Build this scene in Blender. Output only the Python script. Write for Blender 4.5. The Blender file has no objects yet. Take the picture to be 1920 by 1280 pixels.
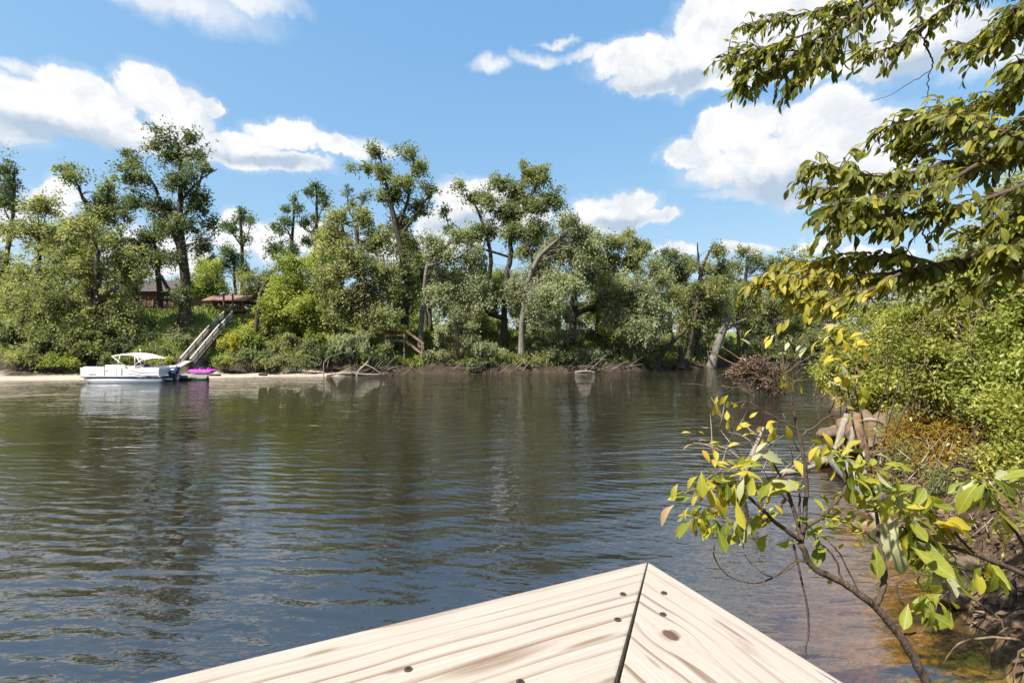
import bpy, bmesh, math, random
import numpy as np
from mathutils import Vector, Matrix

rng = np.random.default_rng(11)
random.seed(11)
R = math.radians
scene = bpy.context.scene
COL = scene.collection

# ------------------------------------------------------------------ camera
CAM_H = 3.1                      # eye height above the river
FPX = 960.0                      # focal length in photo pixels (18 mm on 36 mm)
cam_d = bpy.data.cameras.new('camera')
cam_d.lens = 18.0
cam_d.sensor_width = 36.0
cam_d.clip_start = 0.02
cam_d.clip_end = 4000
cam = bpy.data.objects.new('camera', cam_d)
cam.location = (0, 0, CAM_H)
cam.rotation_euler = (R(90), 0, 0)
COL.objects.link(cam)
scene.camera = cam

# ------------------------------------------------------------------ render settings
scene.render.engine = 'CYCLES'
scene.view_settings.view_transform = 'Standard'
scene.view_settings.look = 'None'
scene.view_settings.gamma = 1.0
scene.view_settings.use_curve_mapping = False
scene.view_settings.exposure = 1.46
scene.cycles.use_denoising = True
scene.cycles.max_bounces = 8
scene.cycles.diffuse_bounces = 3
scene.cycles.glossy_bounces = 3
scene.cycles.transmission_bounces = 4
scene.cycles.transparent_max_bounces = 6
scene.cycles.volume_bounces = 0
scene.cycles.caustics_reflective = False
scene.cycles.caustics_refractive = False
scene.cycles.sample_clamp_indirect = 6.0

# ------------------------------------------------------------------ sun and sky
SUN_DIR = Vector((-0.62, -0.50, 1.02)).normalized()      # towards the sun
SUN_EL = math.asin(SUN_DIR.z)
SUN_AZ = math.atan2(SUN_DIR.x, SUN_DIR.y)
sun_d = bpy.data.lights.new('sun', 'SUN')
sun_d.energy = 4.7
sun_d.angle = R(0.53)
sun_d.color = (1.0, 0.955, 0.88)
sun = bpy.data.objects.new('sun', sun_d)
sun.rotation_euler = (-SUN_DIR).to_track_quat('-Z', 'Y').to_euler()
COL.objects.link(sun)

SKY_STRENGTH = 0.15
world = bpy.data.worlds.new('World')
scene.world = world
world.use_nodes = True
try:
    world.cycles.sampling_method = 'MANUAL'
    world.cycles.sample_map_resolution = 512
except Exception:
    pass


class NG:
    """tiny node-graph helper"""
    def __init__(self, tree):
        self.t = tree

    def n(self, kind, **kw):
        nd = self.t.nodes.new(kind)
        for k, v in kw.items():
            setattr(nd, k, v)
        return nd

    def link(self, a, b):
        self.t.links.new(a, b)

    def put(self, sock, v):
        if hasattr(v, 'is_output') or isinstance(v, bpy.types.NodeSocket):
            self.t.links.new(v, sock)
        else:
            sock.default_value = v

    def math(self, op, a, b=None, c=None, clamp=False):
        nd = self.n('ShaderNodeMath', operation=op)
        nd.use_clamp = clamp
        self.put(nd.inputs[0], a)
        if b is not None:
            self.put(nd.inputs[1], b)
        if c is not None:
            self.put(nd.inputs[2], c)
        return nd.outputs[0]

    def vmath(self, op, a, b=None, c=None):
        nd = self.n('ShaderNodeVectorMath', operation=op)
        self.put(nd.inputs[0], a)
        if b is not None:
            self.put(nd.inputs[1], b)
        if c is not None:
            self.put(nd.inputs[2], c)
        return nd.outputs['Value'] if op in ('LENGTH', 'DISTANCE', 'DOT_PRODUCT') else nd.outputs['Vector']

    def noise(self, vec, scale, detail=3.0, rough=0.5, dist=0.0, dim='3D'):
        nd = self.n('ShaderNodeTexNoise', noise_dimensions=dim)
        if vec is not None:
            self.link(vec, nd.inputs['Vector'])
        nd.inputs['Scale'].default_value = scale
        nd.inputs['Detail'].default_value = detail
        nd.inputs['Roughness'].default_value = rough
        nd.inputs['Distortion'].default_value = dist
        return nd.outputs[0], nd.outputs[1]

    def sstep(self, v, lo, hi, a=0.0, b=1.0):
        nd = self.n('ShaderNodeMapRange', interpolation_type='SMOOTHSTEP')
        self.put(nd.inputs[0], v)
        nd.inputs[1].default_value = lo
        nd.inputs[2].default_value = hi
        nd.inputs[3].default_value = a
        nd.inputs[4].default_value = b
        return nd.outputs[0]

    def mixc(self, f, a, b, mode='MIX'):
        nd = self.n('ShaderNodeMix', data_type='RGBA', blend_type=mode)
        self.put(nd.inputs[0], f)
        self.put(nd.inputs[6], a if not isinstance(a, tuple) else (*a[:3], 1))
        self.put(nd.inputs[7], b if not isinstance(b, tuple) else (*b[:3], 1))
        return nd.outputs[2]

    def ramp(self, f, stops, interp='LINEAR'):
        nd = self.n('ShaderNodeValToRGB')
        self.put(nd.inputs[0], f)
        cr = nd.color_ramp
        cr.interpolation = interp
        while len(cr.elements) < len(stops):
            cr.elements.new(0.5)
        for e, (p, c) in zip(cr.elements, stops):
            e.position = p
            e.color = (*c[:3], 1)
        return nd.outputs[0]


def sky_ae(px, py):
    u = (px - 960) / FPX
    v = (640 - py) / FPX
    return math.atan(u), math.atan(v / math.sqrt(1 + u * u))


def build_world():
    g = NG(world.node_tree)
    world.node_tree.nodes.clear()
    out = g.n('ShaderNodeOutputWorld')
    bg = g.n('ShaderNodeBackground')
    bg.inputs['Strength'].default_value = SKY_STRENGTH
    g.link(bg.outputs[0], out.inputs[0])
    sky = g.n('ShaderNodeTexSky', sky_type='NISHITA')
    sky.sun_disc = False
    sky.sun_elevation = SUN_EL
    sky.sun_rotation = SUN_AZ
    sky.altitude = 10
    sky.air_density = 1.0
    sky.dust_density = 0.9
    sky.ozone_density = 1.6
    tc = g.n('ShaderNodeTexCoord')
    sep = g.n('ShaderNodeSeparateXYZ')
    g.link(tc.outputs['Generated'], sep.inputs[0])
    az = g.math('ARCTAN2', sep.outputs[0], sep.outputs[1])
    el = g.math('ARCSINE', sep.outputs[2])
    cmb = g.n('ShaderNodeCombineXYZ')
    g.put(cmb.inputs[0], az)
    g.put(cmb.inputs[1], el)
    p = cmb.outputs[0]
    # billow warp
    _, c1 = g.noise(p, 9.0, 6.0, 0.58)
    _, c2 = g.noise(p, 34.0, 4.0, 0.6)
    w1 = g.vmath('MULTIPLY', g.vmath('SUBTRACT', c1, (0.5, 0.5, 0.5)), (0.13, 0.075, 0))
    w2 = g.vmath('MULTIPLY', g.vmath('SUBTRACT', c2, (0.5, 0.5, 0.5)), (0.030, 0.022, 0))
    pw = g.vmath('ADD', g.vmath('ADD', p, w1), w2)
    pg = g.vmath('ADD', p, w1)

    def field(puffs, src, k=0.12):
        acc = None
        for (px, py, rx, ry) in puffs:
            a, e = sky_ae(px, py)
            sx = rx / FPX * math.cos(a) ** 2
            sy = ry / FPX * math.cos(a)
            q = g.vmath('MULTIPLY_ADD', src, (1 / sx, 1 / sy, 0), (-a / sx, -e / sy, 0))
            d = g.vmath('LENGTH', q)
            acc = d if acc is None else g.math('SMOOTH_MIN', acc, d, k)
        return acc
    solid = [(275, 160, 78, 44), (150, 190, 110, 55), (20, 205, 120, 62), (340, 205, 80, 48), (400, 192, 36, 18), (200, 240, 210, 34),
             (-120, 200, 120, 80), (545, 254, 66, 28), (450, 280, 90, 36), (630, 278, 66, 22), (520, 300, 110, 18),
             (1340, 22, 75, 48), (1200, 105, 100, 34), (1300, 110, 110, 50), (1240, 145, 95, 22), (1480, 40, 150, 75), (1640, 90, 160, 62),
             (1770, 90, 110, 42), (1400, 140, 110, 26),
             (1390, 240, 78, 38), (1530, 225, 92, 46), (1290, 285, 72, 30), (1440, 310, 175, 50), (1640, 265, 115, 62), (1330, 240, 42, 26),
             (1560, 330, 170, 42),
             (895, 372, 80, 42), (845, 425, 80, 45), (960, 400, 80, 40), (1150, 388, 78, 30), (1110, 410, 80, 26), (1215, 408, 62, 16),
             (505, 455, 62, 36), (590, 440, 60, 32), (440, 430, 40, 45), (110, 385, 60, 46), (40, 430, 60, 45), (300, 470, 120, 50),
             (1265, 468, 40, 14), (1390, 470, 60, 14), (1530, 460, 62, 16), (1640, 480, 80, 18), (760, 470, 90, 30)]
    wisp = [(300, -8, 230, 32), (460, 5, 120, 16), (915, 122, 44, 14), (1010, 108, 52, 12), (1110, 96, 60, 10), (700, 268, 60, 12),
            (1420, 362, 110, 12), (40, 130, 90, 14), (1040, 74, 40, 6), (1850, 120, 90, 30)]
    grey = [(130, 255, 190, 26), (500, 300, 120, 14), (1270, 150, 120, 16), (1480, 345, 170, 34), (860, 425, 80, 26), (1160, 415, 90, 14),
            (1500, 110, 140, 28), (1700, 130, 130, 22), (-80, 260, 120, 30)]
    fs = field(solid, pw)
    fw = field(wisp, pw, 0.3)
    fg = field(grey, pg, 0.5)
    ms = g.sstep(fs, 1.04, 0.78)
    soft = g.sstep(fs, 1.28, 0.8, 0.0, 0.30)
    mw = g.sstep(fw, 1.35, 0.2, 0.0, 0.85)
    # the rest of the sky carries clouds of the same sort
    nb, _ = g.noise(pw, 3.2, 5.0, 0.55)
    back = g.sstep(nb, 0.54, 0.64)
    inview = g.math('MULTIPLY', g.sstep(g.math('ABSOLUTE', az), 1.05, 0.85), g.sstep(el, 0.85, 0.62))
    back = g.math('MULTIPLY', back, g.math('SUBTRACT', 1.0, inview))
    back = g.math('MULTIPLY', back, g.sstep(el, -0.02, 0.08))
    mask = g.math('MAXIMUM', g.math('MAXIMUM', ms, soft), g.math('MAXIMUM', mw, back), clamp=True)
    # cloud tone: white with pale blue-grey undersides and soft billows
    n3, _ = g.noise(pw, 16.0, 5.0, 0.6)
    sh = g.math('ADD', g.sstep(fg, 1.3, 0.2, 0.0, 0.95), g.sstep(n3, 0.42, 0.68, 0.0, 0.45), clamp=True)
    K = 1.0 / SKY_STRENGTH
    cloud = g.mixc(sh, (0.372 * K, 0.372 * K, 0.374 * K), (0.185 * K, 0.228 * K, 0.280 * K))
    skyc = g.mixc(1.0, sky.outputs[0], (0.515, 0.655, 0.64), 'MULTIPLY')
    # hazier, more even summer sky: compress the rise towards the horizon, channel by channel
    sp = g.n('ShaderNodeSeparateColor')
    g.link(skyc, sp.inputs[0])
    cb = g.n('ShaderNodeCombineColor')
    for i, (top, e) in enumerate(((0.60, 0.72), (1.19, 0.46), (2.03, 0.24))):
        v = g.math('MULTIPLY', g.math('POWER', g.math('DIVIDE', sp.outputs[i], top), e), top * 0.99)
        g.link(v, cb.inputs[i])
    g.link(g.mixc(mask, cb.outputs[0], cloud), bg.inputs['Color'])


build_world()

# ================================================================== helpers
def at(px, py, Y):
    return np.array([(px - 960) / FPX * Y, Y, CAM_H - (py - 640) / FPX * Y])


def fast_mesh(name, V, F, smooth=True, tint=None):
    V = np.asarray(V, dtype=np.float32)
    F = np.asarray(F, dtype=np.int32)
    me = bpy.data.meshes.new(name)
    m, k = F.shape
    me.vertices.add(len(V))
    me.vertices.foreach_set('co', V.ravel())
    me.loops.add(m * k)
    me.loops.foreach_set('vertex_index', F.ravel())
    me.polygons.add(m)
    me.polygons.foreach_set('loop_start', np.arange(0, m * k, k, dtype=np.int32))
    me.polygons.foreach_set('use_smooth', np.full(m, smooth))
    if tint is not None:
        a = me.attributes.new('tint', 'FLOAT', 'POINT')
        a.data.foreach_set('value', np.asarray(tint, dtype=np.float32))
    me.update(calc_edges=True)
    return me


def wl(o):
    """location of an (unrotated) parent chain in the world"""
    v = Vector((0, 0, 0))
    while o is not None:
        v += o.location
        o = o.parent
    return v


def obj(name, me, mat=None, parent=None, loc=None):
    o = bpy.data.objects.new(name, me)
    COL.objects.link(o)
    if mat is not None:
        me.materials.clear()
        me.materials.append(mat)
    if parent is not None:
        o.parent = parent
    if loc is not None:
        o.location = loc
    return o


def tag(o, label=None, cat=None, group=None, kind=None):
    for k, v in (('label', label), ('category', cat), ('group', group), ('kind', kind)):
        if v:
            o[k] = v
    return o


def thing(name, label, cat, loc=(0, 0, 0), rotz=0.0, group=None):
    o = bpy.data.objects.new(name, None)
    o.empty_display_size = 0.1
    o.location = loc
    o.rotation_euler = (0, 0, rotz)
    COL.objects.link(o)
    return tag(o, label, cat, group)


class MB:
    """collects simple solids, then links them as one mesh"""
    def __init__(self):
        self.bm = bmesh.new()

    def box(self, c, s, rot=None, taper=1.0):
        v = []
        for z in (-.5, .5):
            for x, y in ((-.5, -.5), (.5, -.5), (.5, .5), (-.5, .5)):
                f = taper if z > 0 else 1.0
                q = Vector((x * s[0] * f, y * s[1] * f, z * s[2]))
                if rot is not None:
                    q = rot @ q
                v.append(self.bm.verts.new(q + Vector(c)))
        for f in ((0, 3, 2, 1), (4, 5, 6, 7), (0, 1, 5, 4), (1, 2, 6, 5), (2, 3, 7, 6), (3, 0, 4, 7)):
            self.bm.faces.new([v[i] for i in f])
        return self

    def bar(self, a, b, w, h):
        a, b = Vector(a), Vector(b)
        d = b - a
        q = d.to_track_quat('X', 'Z').to_matrix()
        return self.box((a + b) / 2, (d.length, w, h), q)

    def rod(self, a, b, r, n=8, r2=None):
        a, b = Vector(a), Vector(b)
        r2 = r if r2 is None else r2
        q = (b - a).to_track_quat('Z', 'Y').to_matrix()
        lo, hi = [], []
        for i in range(n):
            t = 2 * math.pi * i / n
            u = q @ Vector((math.cos(t), math.sin(t), 0))
            lo.append(self.bm.verts.new(a + u * r))
            hi.append(self.bm.verts.new(b + u * r2))
        for i in range(n):
            j = (i + 1) % n
            self.bm.faces.new((lo[i], lo[j], hi[j], hi[i]))
        self.bm.faces.new(lo[::-1])
        self.bm.faces.new(hi)
        return self

    def prism(self, outline, axis, t0, t1):
        """outline in the plane normal to axis ('x','y','z'), extruded from t0 to t1"""
        def P(a, b, t):
            return {'x': (t, a, b), 'y': (a, t, b), 'z': (a, b, t)}[axis]
        lo = [self.bm.verts.new(P(a, b, t0)) for a, b in outline]
        hi = [self.bm.verts.new(P(a, b, t1)) for a, b in outline]
        n = len(lo)
        self.bm.faces.new(lo[::-1])
        self.bm.faces.new(hi)
        for i in range(n):
            j = (i + 1) % n
            self.bm.faces.new((lo[i], lo[j], hi[j], hi[i]))
        return self

    def build(self, name, mat, parent=None, bevel=0.0, smooth=False, seg=2, loc=None):
        bmesh.ops.recalc_face_normals(self.bm, faces=self.bm.faces)
        if bevel > 0:
            bmesh.ops.bevel(self.bm, geom=list(self.bm.edges), offset=bevel, segments=seg, affect='EDGES', profile=0.6, clamp_overlap=True)
        me = bpy.data.meshes.new(name)
        self.bm.to_mesh(me)
        self.bm.free()
        if smooth:
            for p in me.polygons:
                p.use_smooth = True
        return obj(name, me, mat, parent, loc)


def tubes(paths, sides=6):
    """paths: list of (Nx3 points, N radii) -> V, F of all tubes"""
    Vs, Fs, off = [], [], 0
    for pts, rad in paths:
        pts = np.asarray(pts, float)
        rad = np.asarray(rad, float)
        pts = np.vstack([pts[:1], pts, pts[-1:]])
        rad = np.concatenate([[rad[0] * .02], rad, [rad[-1] * .02]])
        n = len(pts)
        t = np.gradient(pts, axis=0)
        t /= np.linalg.norm(t, axis=1, keepdims=True) + 1e-9
        ref = np.array([0.31, 0.87, 0.39])
        if abs(t[0] @ ref) > 0.92:
            ref = np.array([1.0, 0, 0.1])
        u = np.cross(t, ref)
        u /= np.linalg.norm(u, axis=1, keepdims=True) + 1e-9
        w = np.cross(t, u)
        a = np.linspace(0, 2 * np.pi, sides, endpoint=False)
        ring = (pts[:, None, :] + rad[:, None, None] * (np.cos(a)[None, :, None] * u[:, None, :] + np.sin(a)[None, :, None] * w[:, None, :]))
        Vs.append(ring.reshape(-1, 3))
        i = np.arange(n - 1)[:, None] * sides
        j = np.arange(sides)[None, :]
        jn = (j + 1) % sides
        F = np.stack([i + j, i + jn, i + sides + jn, i + sides + j], -1).reshape(-1, 4) + off
        Fs.append(F)
        off += n * sides
    return np.concatenate(Vs), np.concatenate(Fs)


def smooth_path(pts, n=4, jit=0.0, r=None):
    """Catmull-Rom resample of (points, radii)"""
    pts = np.asarray(pts, float)
    rad = np.asarray(r, float)
    P = np.vstack([2 * pts[0] - pts[1], pts, 2 * pts[-1] - pts[-2]])
    out, ro = [], []
    for i in range(len(pts) - 1):
        p0, p1, p2, p3 = P[i:i + 4]
        for k in range(n):
            t = k / n
            out.append(0.5 * ((2 * p1) + (-p0 + p2) * t + (2 * p0 - 5 * p1 + 4 * p2 - p3) * t * t + (-p0 + 3 * p1 - 3 * p2 + p3) * t ** 3))
            ro.append(rad[i] * (1 - t) + rad[i + 1] * t)
    out.append(pts[-1])
    ro.append(rad[-1])
    out = np.array(out)
    if jit:
        out[1:] += rng.normal(0, jit, (len(out) - 1, 3)) * np.array([1, 1, .5])
    return out, np.array(ro)


KITE_V = np.array([[0, 0, 0], [0.27, 0.42, 0.07], [0, 1, -0.06], [-0.27, 0.42, 0.07]])
KITE_F = np.array([[0, 1, 2], [0, 2, 3]])
NEEDLE_V = KITE_V * np.array([0.35, 1, 1])
BLADE_V = np.array([[0.05, 0, 0], [0.04, 0.5, 0.03], [0, 1, 0.16], [-0.05, 0, 0]])


def unit(a):
    return a / (np.linalg.norm(a, axis=-1, keepdims=True) + 1e-9)


def frames(axis, normal):
    """rotation matrices whose columns are side, axis, normal"""
    a = unit(axis)
    s = unit(np.cross(a, normal))
    n = np.cross(s, a)
    return np.stack([s, a, n], -1)


def scatter(template_v, template_f, pos, mats, size):
    k = len(template_v)
    V = np.einsum('nij,kj->nki', mats, template_v) * size[:, None, None] + pos[:, None, :]
    F = template_f[None, :, :] + (np.arange(len(pos)) * k)[:, None, None]
    return V.reshape(-1, 3), F.reshape(-1, template_f.shape[1])


def leaves_at(pos, out, size, droop=0.3, up=0.7, spread=1.0, tv=KITE_V, tf=KITE_F):
    n = len(pos)
    axis = unit(rng.normal(0, spread, (n, 3)) + out * 0.7 + np.array([0, 0, -droop]))
    nor = unit(rng.normal(0, 0.75, (n, 3)) + out * 0.25 + np.array([0, 0, up]))
    sz = size * rng.uniform(0.5, 1.35, n)
    return scatter(tv, tf, pos, frames(axis, nor), sz)


# ================================================================== materials
MATS = {}


def new_mat(name):
    m = bpy.data.materials.new(name)
    m.use_nodes = True
    m.node_tree.nodes.clear()
    g = NG(m.node_tree)
    out = g.n('ShaderNodeOutputMaterial')
    MATS[name] = m
    return m, g, out


def principled(g, out, color, rough=0.6, metal=0.0, spec=0.4, normal=None):
    b = g.n('ShaderNodeBsdfPrincipled')
    g.put(b.inputs['Base Color'], (*color, 1) if isinstance(color, tuple) else color)
    g.put(b.inputs['Roughness'], rough)
    b.inputs['Metallic'].default_value = metal
    b.inputs['Specular IOR Level'].default_value = spec
    if normal is not None:
        g.link(normal, b.inputs['Normal'])
    g.link(b.outputs[0], out.inputs[0])
    return b


def bump(g, h, strength=0.5, dist=0.02):
    b = g.n('ShaderNodeBump')
    b.inputs['Strength'].default_value = strength
    b.inputs['Distance'].default_value = dist
    g.link(h, b.inputs['Height'])
    return b.outputs[0]


def leaf_mat(name, dark, mid, light, trans=0.4, tcol=None, rough=0.5, nscale=0.35, spec=0.35):
    m, g, out = new_mat(name)
    at_ = g.n('ShaderNodeAttribute', attribute_name='tint')
    geo = g.n('ShaderNodeNewGeometry')
    nz, _ = g.noise(geo.outputs['Position'], nscale, 2.0)
    f = g.math('ADD', g.math('MULTIPLY', at_.outputs['Fac'], 0.62), g.math('MULTIPLY', g.sstep(nz, 0.3, 0.7), 0.38))
    c = g.ramp(f, [(0.0, dark), (0.5, mid), (1.0, light)])
    b = g.n('ShaderNodeBsdfPrincipled')
    g.link(c, b.inputs['Base Color'])
    b.inputs['Roughness'].default_value = rough
    b.inputs['Specular IOR Level'].default_value = spec
    t = g.n('ShaderNodeBsdfTranslucent')
    tc = g.mixc(1.0, c, tcol or (1.55, 1.6, 0.8), 'MULTIPLY')
    g.link(tc, t.inputs['Color'])
    mx = g.n('ShaderNodeMixShader')
    mx.inputs[0].default_value = trans
    g.link(b.outputs[0], mx.inputs[1])
    g.link(t.outputs[0], mx.inputs[2])
    g.link(mx.outputs[0], out.inputs[0])
    return m


L_DARK = leaf_mat('foliage_dark', (0.045, 0.062, 0.03), (0.1, 0.125, 0.055), (0.215, 0.23, 0.115), 0.42)
L_MID = leaf_mat('foliage_mid', (0.066, 0.086, 0.038), (0.148, 0.172, 0.072), (0.295, 0.3, 0.145), 0.44)
L_OLIVE = leaf_mat('foliage_olive', (0.085, 0.102, 0.042), (0.2, 0.212, 0.085), (0.37, 0.36, 0.18), 0.45)
L_GREY = leaf_mat('foliage_grey', (0.098, 0.116, 0.058), (0.215, 0.235, 0.122), (0.385, 0.395, 0.225), 0.42, (1.5, 1.55, 1.0))
L_LIME = leaf_mat('foliage_lime', (0.095, 0.125, 0.028), (0.225, 0.262, 0.055), (0.41, 0.41, 0.12), 0.48)
L_YELL = leaf_mat('foliage_yellow', (0.2, 0.2, 0.03), (0.34, 0.315, 0.05), (0.46, 0.4, 0.085), 0.45)
L_PINE = leaf_mat('foliage_pine', (0.055, 0.085, 0.034), (0.095, 0.135, 0.05), (0.15, 0.185, 0.075), 0.3)
L_VINE = leaf_mat('foliage_vine', (0.072, 0.088, 0.018), (0.215, 0.225, 0.04), (0.48, 0.42, 0.12), 0.44, rough=0.42, nscale=0.8)
L_DRY = leaf_mat('foliage_dry', (0.14, 0.085, 0.02), (0.28, 0.18, 0.025), (0.36, 0.28, 0.06), 0.4, (1.3, 1.1, 0.5), nscale=1.5)
L_GRASS = leaf_mat('grass_blades', (0.10, 0.135, 0.026), (0.18, 0.22, 0.04), (0.30, 0.31, 0.08), 0.4)
L_BROWN = leaf_mat('dead_leaves', (0.07, 0.045, 0.03), (0.14, 0.09, 0.055), (0.25, 0.17, 0.11), 0.2, (1.1, 1, 0.8))
PAL = dict(dark=L_DARK, mid=L_MID, olive=L_OLIVE, grey=L_GREY, lime=L_LIME, yellow=L_YELL, pine=L_PINE, vine=L_VINE, dry=L_DRY)


def bark_mat(name, a, b, scale=6.0):
    m, g, out = new_mat(name)
    tc = g.n('ShaderNodeTexCoord')
    v = g.vmath('MULTIPLY', tc.outputs['Object'], (1.0, 1.0, 0.22))
    n1, _ = g.noise(v, scale, 5.0, 0.65)
    n2, _ = g.noise(tc.outputs['Object'], scale * 0.25, 3.0)
    c = g.ramp(g.math('ADD', g.math('MULTIPLY', n1, 0.7), g.math('MULTIPLY', n2, 0.3)), [(0.32, a), (0.68, b)])
    principled(g, out, c, 0.9, spec=0.15, normal=bump(g, n1, 0.7, 0.04))
    return m


B_DARK = bark_mat('bark_dark', (0.028, 0.022, 0.017), (0.085, 0.068, 0.052))
B_GREY = bark_mat('bark_grey', (0.07, 0.06, 0.05), (0.20, 0.18, 0.15))
B_PALE = bark_mat('driftwood', (0.11, 0.09, 0.07), (0.30, 0.255, 0.21), 12)
B_TWIG = bark_mat('twig_bark', (0.045, 0.032, 0.024), (0.12, 0.085, 0.06), 40)
B_ROOT = bark_mat('root_bark', (0.07, 0.045, 0.026), (0.22, 0.155, 0.095), 14)


def plain(name, color, rough=0.5, metal=0.0, spec=0.4, var=0.12, scale=3.0):
    m, g, out = new_mat(name)
    tc = g.n('ShaderNodeTexCoord')
    n, _ = g.noise(tc.outputs['Object'], scale, 4.0, 0.6)
    c = g.mixc(g.sstep(n, 0.3, 0.7), tuple(x * (1 - var) for x in color), tuple(min(1, x * (1 + var)) for x in color))
    principled(g, out, c, rough, metal, spec)
    return m


def weather_wood(name, a, b, scale=18):
    m, g, out = new_mat(name)
    tc = g.n('ShaderNodeTexCoord')
    n, _ = g.noise(g.vmath('MULTIPLY', tc.outputs['Object'], (1, 1, 0.5)), scale, 4.0, 0.7)
    c = g.ramp(n, [(0.3, a), (0.7, b)])
    principled(g, out, c, 0.8, spec=0.2, normal=bump(g, n, 0.3, 0.01))
    return m


M_WHITE = plain('white_gelcoat', (0.72, 0.71, 0.69), 0.25, spec=0.5, var=0.04)
M_CANVAS = plain('cream_canvas', (0.78, 0.75, 0.68), 0.85, var=0.05)
M_ALU = plain('aluminium', (0.62, 0.64, 0.66), 0.35, 0.85, var=0.08)
M_POLE = plain('pole_metal', (0.74, 0.72, 0.66), 0.4, 0.2, var=0.05)
M_BLACK = plain('black_vinyl', (0.022, 0.022, 0.026), 0.4)
M_DECAL = plain('maroon_decal', (0.045, 0.022, 0.025), 0.35)
M_GREYMARK = plain('grey_lettering', (0.16, 0.16, 0.17), 0.5)
M_NAVY = plain('navy_cowl', (0.022, 0.045, 0.115), 0.22, spec=0.6)
M_SEAT = plain('beige_vinyl', (0.66, 0.58, 0.48), 0.5)
M_PINK = plain('magenta_plastic', (0.62, 0.07, 0.50), 0.4)
M_PINKD = plain('violet_plastic', (0.34, 0.05, 0.36), 0.45)
M_HULLG = plain('pale_grey_plastic', (0.50, 0.46, 0.46), 0.5)
M_ROOF = plain('rust_red_metal', (0.27, 0.145, 0.115), 0.45, 0.2, var=0.15)
M_SHINGLE = plain('dark_shingles', (0.05, 0.04, 0.037), 0.9, var=0.3, scale=9)
M_BROWNW = weather_wood('brown_stained_wood', (0.10, 0.045, 0.028), (0.22, 0.115, 0.075))
M_GREYW = weather_wood('silvered_wood', (0.20, 0.18, 0.16), (0.40, 0.37, 0.33))
M_DARKW = weather_wood('dark_wet_wood', (0.06, 0.048, 0.038), (0.16, 0.13, 0.105))
M_WALL = weather_wood('cabin_siding', (0.16, 0.075, 0.045), (0.26, 0.13, 0.085), 6)
M_GLASS = plain('window_glass', (0.02, 0.025, 0.03), 0.08, spec=0.8)
M_BARREL = plain('black_barrel', (0.018, 0.018, 0.02), 0.45)
M_STEEL = plain('screw_steel', (0.11, 0.062, 0.035), 0.55, 0.6, var=0.3, scale=400)


# ================================================================== ground and river
FAR_SHORE = [(-400, 20), (-120, 33), (-51, 39), (-41, 40.8), (-32.5, 42.2), (-25.5, 44.0), (-17.2, 46.0), (-8, 48.2), (2.1, 50.4), (10.3, 52.4),
             (17.2, 57), (24.5, 61), (32, 63), (40, 66), (55, 74), (90, 84), (400, 110)]
NEAR_SHORE = [(400, 70), (90, 58), (50, 55), (36, 52), (28, 45), (20, 32), (14.2, 21.5), (12.2, 18.3), (10.6, 15), (9.1, 12.5), (7.7, 10.2), (6.35, 8),
              (5.25, 6.1), (4.75, 5.0), (4.2, 4.0), (3.5, 2.6), (2.3, 1.2), (0.5, 0.1), (-4, -0.6), (-20, -1.5), (-60, -3), (-400, -16)]


def seg_dist(P, line):
    best = np.full(len(P), 1e9)
    for (ax, ay), (bx, by) in zip(line[:-1], line[1:]):
        d = np.array([bx - ax, by - ay])
        t = np.clip(((P - (ax, ay)) @ d) / (d @ d), 0, 1)
        best = np.minimum(best, np.hypot(P[:, 0] - ax - t * d[0], P[:, 1] - ay - t * d[1]))
    return best


def ss(x, a, b):
    t = np.clip((x - a) / (b - a), 0, 1)
    return t * t * (3 - 2 * t)


def vnoise(P, s, seed=0):
    """cheap smooth value noise"""
    r = np.random.default_rng(seed)
    tab = r.random((256, 256))
    q = P * s + 1000.0
    i = np.floor(q).astype(int)
    f = q - i
    f = f * f * (3 - 2 * f)
    g = lambda a, b: tab[(i[:, 0] + a) % 256, (i[:, 1] + b) % 256]
    return (g(0, 0) * (1 - f[:, 0]) + g(1, 0) * f[:, 0]) * (1 - f[:, 1]) + (g(0, 1) * (1 - f[:, 0]) + g(1, 1) * f[:, 0]) * f[:, 1]


FX = np.array([p[0] for p in FAR_SHORE])
FY = np.array([p[1] for p in FAR_SHORE])
NO = np.argsort([p[0] for p in NEAR_SHORE])
NX = np.array([p[0] for p in NEAR_SHORE])[NO]
NY = np.array([p[1] for p in NEAR_SHORE])[NO]


def sandy(x):
    return np.maximum(ss(x, -28.5, -27) * ss(x, -14.5, -16.5), ss(x, -33.0, -35.0))


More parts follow.
